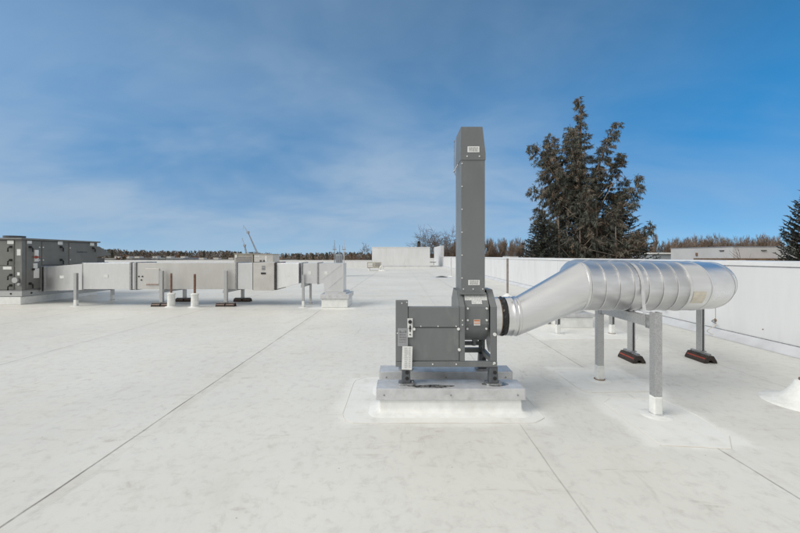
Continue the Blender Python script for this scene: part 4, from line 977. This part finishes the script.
def cedar():
    Y = 38.; rnd = random.Random(11)
    base = Vector((atx(584, Y), Y, GZ))
    t = thing('cedar_tree', base, 'tall ragged brown green cedar with several leaders beyond the right parapet', 'tree')
    tr = MB(); cr = MB(); dead = MB()
    PX = Y / F
    def P(px, py, dy=0.): return at(px, py, Y) + Vector((0, dy, 0))
    # trunk and leaders as polylines drawn in the crown's own plane, each bent towards or away from the viewer
    leaders = [
        ([(584, 330, 0), (583, 250, 0), (582, 200, .2), (581, 160, .1), (580, 130, 0), (581, 112, 0), (578, 98, 0)], .40, .03, 1.9, 1.00),
        ([(583, 208, 0), (589, 185, -.6), (596, 162, -.9), (604, 143, -1.0), (613, 125, -1.0)], .13, .02, .85, .75),
        ([(584, 240, 0), (599, 218, .7), (611, 195, 1.0), (620, 170, 1.1), (628, 150, 1.1)], .14, .02, 1.0, .8),
        ([(618, 168, 1.1), (624, 160, 1.2), (629, 154, 1.3)], .05, .02, .8, .5),
        ([(583, 225, 0), (572, 200, .9), (563, 175, 1.2), (557, 150, 1.3), (556, 130, 1.3)], .15, .02, 1.5, .9),
        ([(583, 205, 0), (574, 180, -.9), (567, 155, -1.2), (566, 134, -1.3)], .12, .02, 1.3, .8),
        ([(583, 235, 0), (562, 203, -1.1), (547, 177, -1.5), (536, 161, -1.6), (524, 150, -1.6)], .14, .02, 1.5, .8),
        ([(570, 215, -.8), (550, 203, -1.3), (536, 197, -1.5), (523, 193, -1.6)], .09, .02, 1.2, .6),
        ([(583, 245, 0), (600, 228, -1.1), (615, 208, -1.5), (625, 192, -1.6), (631, 180, -1.6)], .13, .02, 1.3, .7),
        ([(584, 250, 0), (605, 240, 1.0), (622, 228, 1.4), (634, 214, 1.5)], .12, .02, 1.3, .7),
        ([(584, 255, 0), (608, 249, -1.2), (628, 240, -1.6), (641, 226, -1.7)], .11, .02, 1.2, .6),
        ([(583, 250, 0), (566, 240, 1.4), (552, 226, 1.9), (545, 205, 2.0)], .12, .02, 1.5, .7),
        ([(583, 255, 0), (560, 250, -1.4), (545, 240, -2.0), (540, 222, -2.1)], .12, .02, 1.4, .6),
        ([(582, 210, 0), (577, 185, .8), (574, 160, 1.0), (573, 124, 1.0)], .10, .02, 1.3, .8),
        ([(584, 222, 0), (594, 200, .4), (600, 180, .5), (603, 163, .5)], .09, .02, .9, .8),
        ([(575, 235, 0), (560, 205, -.6), (550, 182, -.8), (543, 148, -.8)], .10, .02, 1.6, .8),
        ([(586, 250, 0), (606, 232, .9), (620, 210, 1.2), (633, 176, 1.2)], .10, .02, 1.1, .8),
        ([(583, 258, 0), (580, 235, -2.0), (575, 210, -2.6), (572, 190, -2.7)], .12, .02, 1.6, .7),
        ([(584, 258, 0), (592, 238, 2.2), (598, 216, 2.8), (598, 196, 2.9)], .12, .02, 1.6, .7),
        ([(584, 262, 0), (600, 256, -2.2), (612, 248, -2.6), (618, 236, -2.7)], .11, .02, 1.5, .6),
        ([(582, 262, 0), (568, 257, -2.3), (560, 250, -2.8), (557, 238, -2.8)], .11, .02, 1.5, .6),
    ]
    for pts, r0, r1, wid, dn in leaders:
        Q = [P(*p) for p in pts]
        limb_tube(tr, Q, r0, r1, 6)
        seg = [(Q[i + 1] - Q[i]).length for i in range(len(Q) - 1)]; tot = sum(seg)
        main = pts[0][1] == 330
        n = int(tot / .056)
        for i in range(n):
            s = (i + rnd.random()) / n * tot
            if main and s < tot * .28: continue
            k = 0; q = s
            while k < len(seg) - 1 and q > seg[k]: q -= seg[k]; k += 1
            p = Q[k].lerp(Q[k + 1], min(1, q / seg[k])); f = s / tot
            if not main and f < .14: continue
            dirv = (Q[k + 1] - Q[k]).normalized()
            taper = (1 - f) ** .7 if main else (1.0 - f) ** .55
            L = (wid * 1.25 * taper + .34) * rnd.uniform(.45, 1.15)
            a = rnd.uniform(0, 6.283); u, v = orient(dirv)
            out = (u * math.cos(a) + v * math.sin(a)) + dirv * rnd.uniform(.1, .6)
            out.normalize()
            # a side branch that arches out and hangs; tufts along it with gaps between
            bp = [p + out * L * x + Vector((0, 0, -L * .38 * x * x + L * .10 * x)) for x in (0, .35, .7, 1.)]
            if rnd.random() < .4: limb_tube(tr, bp, .022, .007, 3)
            mi = 0 if rnd.random() < .60 else (1 if rnd.random() < .80 else 2)
            if rnd.random() < .24: continue
            nt_ = max(2, int(L / .17))
            for j in range(nt_):
                x = .25 + .75 * (j + rnd.random()) / nt_; qq = x * 3; kk = min(2, int(qq * .999)); xp = bp[kk].lerp(bp[kk + 1], min(1, qq - kk))
                for c in range(rnd.randint(6, 11)):
                    dd = out * rnd.uniform(.0, .6) + Vector((rnd.uniform(-.5, .5), rnd.uniform(-.5, .5), rnd.uniform(-1.9, .15)))
                    leafq(cr, xp + Vector((rnd.gauss(0, .05), rnd.gauss(0, .05), rnd.gauss(0, .05))), dd, rnd.uniform(.20, .46), rnd.uniform(.045, .08), rnd, mi)
    # bare drooping branches and pale dead stems low in the crown
    for pts in ([(592, 205, -2), (602, 186, -2), (612, 178, -2.1)], [(575, 250, -2.8), (600, 256, -3), (622, 247, -3), (634, 236, -3)], [(548, 246, -2.6), (556, 256, -2.8), (566, 262, -2.8)],
                [(600, 240, -2.8), (612, 250, -3), (626, 252, -3)], [(556, 210, -2.2), (565, 220, -2.4), (580, 224, -2.4)], [(590, 200, -1.6), (598, 190, -1.8), (610, 184, -1.9), (618, 180, -1.9)]):
        limb_tube(dead, [P(*p) for p in pts], .032, .010, 4)
    for px, y0, y1, dy in ((549, 246, 222, -2.3), (590.5, 250, 205, -1.2), (583, 250, 150, -.45), (571, 258, 215, -1.9), (604, 262, 228, -2.1)):
        limb_tube(dead, [P(px, y0 + 40, dy), P(px + .4, y0, dy), P(px - .4, y1, dy)], .16 if px in (549, 590.5) else .09, .05, 6)
    for i in range(210):
        px = rnd.uniform(548, 622); py = rnd.uniform(205, 258); dy = rnd.uniform(-2.8, -1); p = P(px, py, dy); a = rnd.uniform(0, 6.28)
        q = p + Vector((math.cos(a) * rnd.uniform(.4, 1.3), rnd.uniform(-.4, .4), rnd.uniform(-.9, .6))); m = (p + q) / 2 + Vector((0, 0, rnd.uniform(-.2, .1)))
        limb_tube(dead, [p, m, q], .022, .008, 3)
    tr.build('trunk', 'bark', t); cr.build('crown', ['leaf1', 'leaf2', 'leaf3'], t); dead.build('dead_branches', 'barkpale', t)
cedar()
spruce('spruce_tree', (atx(541, 35.5), 35.5, GZ), 11.9, 4.6, 21, 'small dark spruce at the left foot of the ragged cedar', 1.1)
spruce('spruce_tree', (atx(619, 40.5), 40.5, GZ), 15.0, 5.8, 22, 'broad dark spruce behind the right side of the ragged cedar', 1.)
spruce('spruce_tree', (atx(588, 43), 43, GZ), 13.6, 5.4, 25, 'dark spruce hidden behind the middle of the ragged cedar', .8, ('leaf1', 'leaf2'))
spruce('spruce_tree', (atx(563, 43), 43, GZ), 12.6, 5.0, 26, 'dark spruce behind the left half of the ragged cedar', .8, ('leaf1', 'spruce2'))
spruce('spruce_tree', (atx(819, 30.), 30., GZ), 15.2, 4.2, 23, 'dark spruce with upswept branches cut by the right edge of the photo', 1.6, step=.62, curl=.42)

def bare_mesh(h, seed, spread=.5, levels=4, r0=.2, twig=.03, kids_=(3, 4), lean=0., low=.3, up=.05, fan=0):
    rnd = random.Random(seed); tr = MB(); br = MB()
    def grow(p, d, L, r, lv):
        n = 3; pts = [p]; dd = d.copy()
        for i in range(n):
            dd = (dd + Vector((rnd.gauss(0, .10), rnd.gauss(0, .10), rnd.gauss(up, .07)))).normalized(); pts.append(pts[-1] + dd * L / n)
        r1 = max(twig * .6, r * .55)
        limb_tube(tr if lv == 0 else br, pts, r, r1, 6 if lv == 0 else (4 if lv == 1 else 3))
        if lv >= levels: return
        if fan and lv == 0:                    # a short bole that breaks into a wide fan of limbs
            for k in range(fan):
                a = 6.283 * k / fan + rnd.uniform(-.3, .3); ti = rnd.uniform(.25, 1.15)
                grow(pts[-1] - Vector((0, 0, rnd.uniform(0, L * .35))), Vector((math.cos(a) * math.sin(ti), math.sin(a) * math.sin(ti), math.cos(ti))), h * rnd.uniform(.38, .55), r1 * .5, 1)
            return
        m = rnd.randint(*kids_) + (2 if lv == 0 else 0)
        for k in range(m):
            f = rnd.uniform(.35, 1.0) if lv else rnd.uniform(low, 1.0); q = f * n; j = min(n - 1, int(q)); bp = pts[j].lerp(pts[j + 1], q - j)
            a = rnd.uniform(0, 6.283); u, v = orient(dd); o = u * math.cos(a) + v * math.sin(a)
            nd = (dd * (1 - spread * .5) + o * spread * rnd.uniform(.6, 1.3)).normalized()
            grow(bp, nd, L * rnd.uniform(.48, .72), max(twig, r1 * rnd.uniform(.55, .8)), lv + 1)
        grow(pts[-1], dd, L * .6, r1, lv + 1)
    grow(Vector((0, 0, 0)), Vector((lean, 0, 1)).normalized(), h * .45, r0, 0)
    return tr, br
def bare_tree(name, loc, h, seed, label, mat_='twig', group=None, **kw):
    t = thing(name, (0, 0, 0), label, 'tree', group); tr, br = bare_mesh(h, seed, **kw)
    tr.build('trunk', 'bark' if mat_ != 'twig' else 'twig', t); br.build('crown', mat_, t); t.location = loc; return t
bare_tree('bare_tree', (atx(440, 80), 80, GZ), 10.3, 38, 'wide bare leafless tree behind the far raised parapet block left of the stack', 'twig2', spread=.85, r0=.22, twig=.030, levels=4, kids_=(4, 5), up=.0, fan=14)
bare_tree('bare_tree', (atx(418, 82), 84, GZ), 9.3, 33, 'bare leafless tree peeping over the right half of the penthouse wall', 'twig2', spread=1., r0=.2, twig=.022, levels=5)
bare_tree('bare_tree', (atx(372, 80), 80, GZ), 10.4, 34, 'bare leafless tree at the left end of the penthouse wall', 'twig2', spread=.9, r0=.2, twig=.022, levels=5)
bare_tree('bare_tree', (atx(768, 36), 36, GZ), 9.8, 36, 'thin bare tree in front of the flat roofed building on the right', 'twig2', spread=.6, r0=.10, twig=.014, levels=3)
bare_tree('bare_tree', (atx(160, 95), 95, GZ), 9.5, 37, 'thin bare tree in the left distance above the access door', 'twig2', spread=.7, r0=.16, twig=.03)
spruce('spruce_tree', (atx(419, 90), 90, GZ), 11.6, 1.9, 38, 'dark conifer tip peeping over the penthouse wall', .7)
# a rust coloured tree in leaf
t = thing('oak_tree', (0, 0, 0), 'small tree still holding rust brown leaves right of the air handler', 'tree')
tr, br = bare_mesh(9.0, 41, spread=.75, r0=.18, twig=.03, levels=3); rnd = random.Random(4); lf = MB()
for i in range(0, len(br.v), 2):
    p = Vector(br.v[i])
    if p.z > 3.0 and rnd.random() < .7: leafq(lf, p, Vector((rnd.gauss(0, 1), rnd.gauss(0, 1), rnd.gauss(-.3, .6))), rnd.uniform(.4, .8), .38, rnd, 0 if rnd.random() < .6 else 1)
tr.build('trunk', 'bark', t); br.build('branches', 'twig', t); lf.build('crown', ['wood3', 'leaf2'], t); t.location = (atx(126, 92), 92, GZ)

# the row of bare poplars behind the right hand buildings and the fan
g = 'bare brown trees along the far right'
BH = 14.5
protos = [bare_tree('bare_tree', (0, 0, 0), 14.5, 50 + k, 'x', 'twig', g, spread=.36, r0=.18, twig=.032, levels=4, kids_=(4, 5), low=.12, up=.16) for k in range(5)]
rnd = random.Random(77); row = []
for i in range(104):
    px = 441 + i * 3.45 + rnd.uniform(-1.6, 1.6); Y = rnd.uniform(112, 128)
    top = rnd.uniform(243, 248) if px < 470 else rnd.uniform(240.5, 247) if px < 535 else rnd.uniform(236.5, 246)
    row.append((px, Y, (atz(top, Y) - GZ)))
def tall(p): z = sorted(v.co.z for c in kids(p) for v in c.data.vertices); return z[int(len(z) * .965)]
tops = [tall(p) for p in protos]
for i, (px, Y, sc) in enumerate(row):
    lab = ('bare brown tree in the far row between penthouse and fan stack' if px < 458 else 'bare brown tree in the far row between fan stack and cedar' if px < 530 else
           'bare brown tree in the far row behind the cedar' if px < 652 else 'bare brown tree in the far row above the flat roofed building')
    sc = sc / tops[i % 5]
    sv = (sc * rnd.uniform(.7, .95), sc * rnd.uniform(.7, .95), sc)
    if i < 5: o = protos[i]; o.location = (atx(px, Y), Y, GZ); o['label'] = lab; o.scale = sv; o.rotation_euler = (0, 0, rnd.uniform(0, 6.28))
    else: dup(protos[i % 5], (atx(px, Y), Y, GZ), lab, rnd.uniform(0, 6.28), sv)
    (protos[i] if i < 5 else None)

# the far wood on the left and ahead: one mass
def wood():
    rnd = random.Random(99); b = MB()
    def blob(x, y, h, w_, mi, n):
        for k in range(n):
            f = rnd.random() ** .8; z = GZ + h * (.15 + .85 * f)
            conic = mi == 1
            rr = w_ * ((1 - f) if conic else math.sin(math.pi * min(1, .25 + .72 * f))) * rnd.random() ** .5
            a = rnd.uniform(0, 6.28); p = Vector((x + rr * math.cos(a), y + rr * math.sin(a), z))
            leafq(b, p, Vector((rnd.gauss(0, .6), rnd.gauss(0, .6), rnd.gauss(.5, .7))), rnd.uniform(.7, 1.5), rnd.uniform(.3, .7), rnd, mi)
    for i in range(950):
        Y = rnd.uniform(250, 330); px = rnd.uniform(-60, 500)
        top = 249.8 + 3.6 * min(1, max(0, (px - 100) / 190)) + .6 * math.sin(px * .05) + rnd.uniform(-.5, 2.4)
        mi = rnd.choices((0, 1, 3), (5, 4, 2))[0]
        blob(atx(px, Y), Y, atz(top, Y) - GZ, rnd.uniform(2.6, 4.6), mi, 105)
    for i in range(260):
        Y = rnd.uniform(190, 240); px = rnd.uniform(60, 440)
        blob(atx(px, Y), Y, atz(rnd.uniform(255.0, 258.5), Y) - GZ, rnd.uniform(2, 3.5), rnd.choices((0, 2, 3, 1), (3, 3, 2, 1))[0], 40)
    o = b.build('distant_wood', ['wood1', 'wood2', 'wood3', 'wood4']); o['kind'] = 'stuff'
    o['label'] = 'far brown and dark green wood along the left horizon'; o['category'] = 'wood'
wood()
g = 'dark conifers before the far wood'
p0 = spruce('conifer', (0, 0, 0), 12, 2.6, 61, 'x', .5, ('wood2', 'spruce2'), g)
for i, (px, py) in enumerate(((285.5, 254.3), (299, 253.6), (313, 253.2), (327, 252.4), (112, 249.5), (204, 251))):
    Y = 175; h = atz(py, Y) - GZ; lab = ('dark pointed conifer before the far wood, first right of the small white house', 'dark pointed conifer before the far wood above the taper of the rectangular duct', 'dark pointed conifer before the far wood left of the antenna masts', 'tallest dark conifer right beside the antenna masts',
             'dark conifer top in the far wood left of the rust coloured tree', 'dark conifer top in the far wood left of the louvred unit')[i]
    if i == 0: p0.location = (atx(px, Y), Y, GZ); p0['label'] = lab; p0.scale = (h / 12,) * 3
    else: dup(p0, (atx(px, Y), Y, GZ), lab, i * 1.3, (h / 12,) * 3)
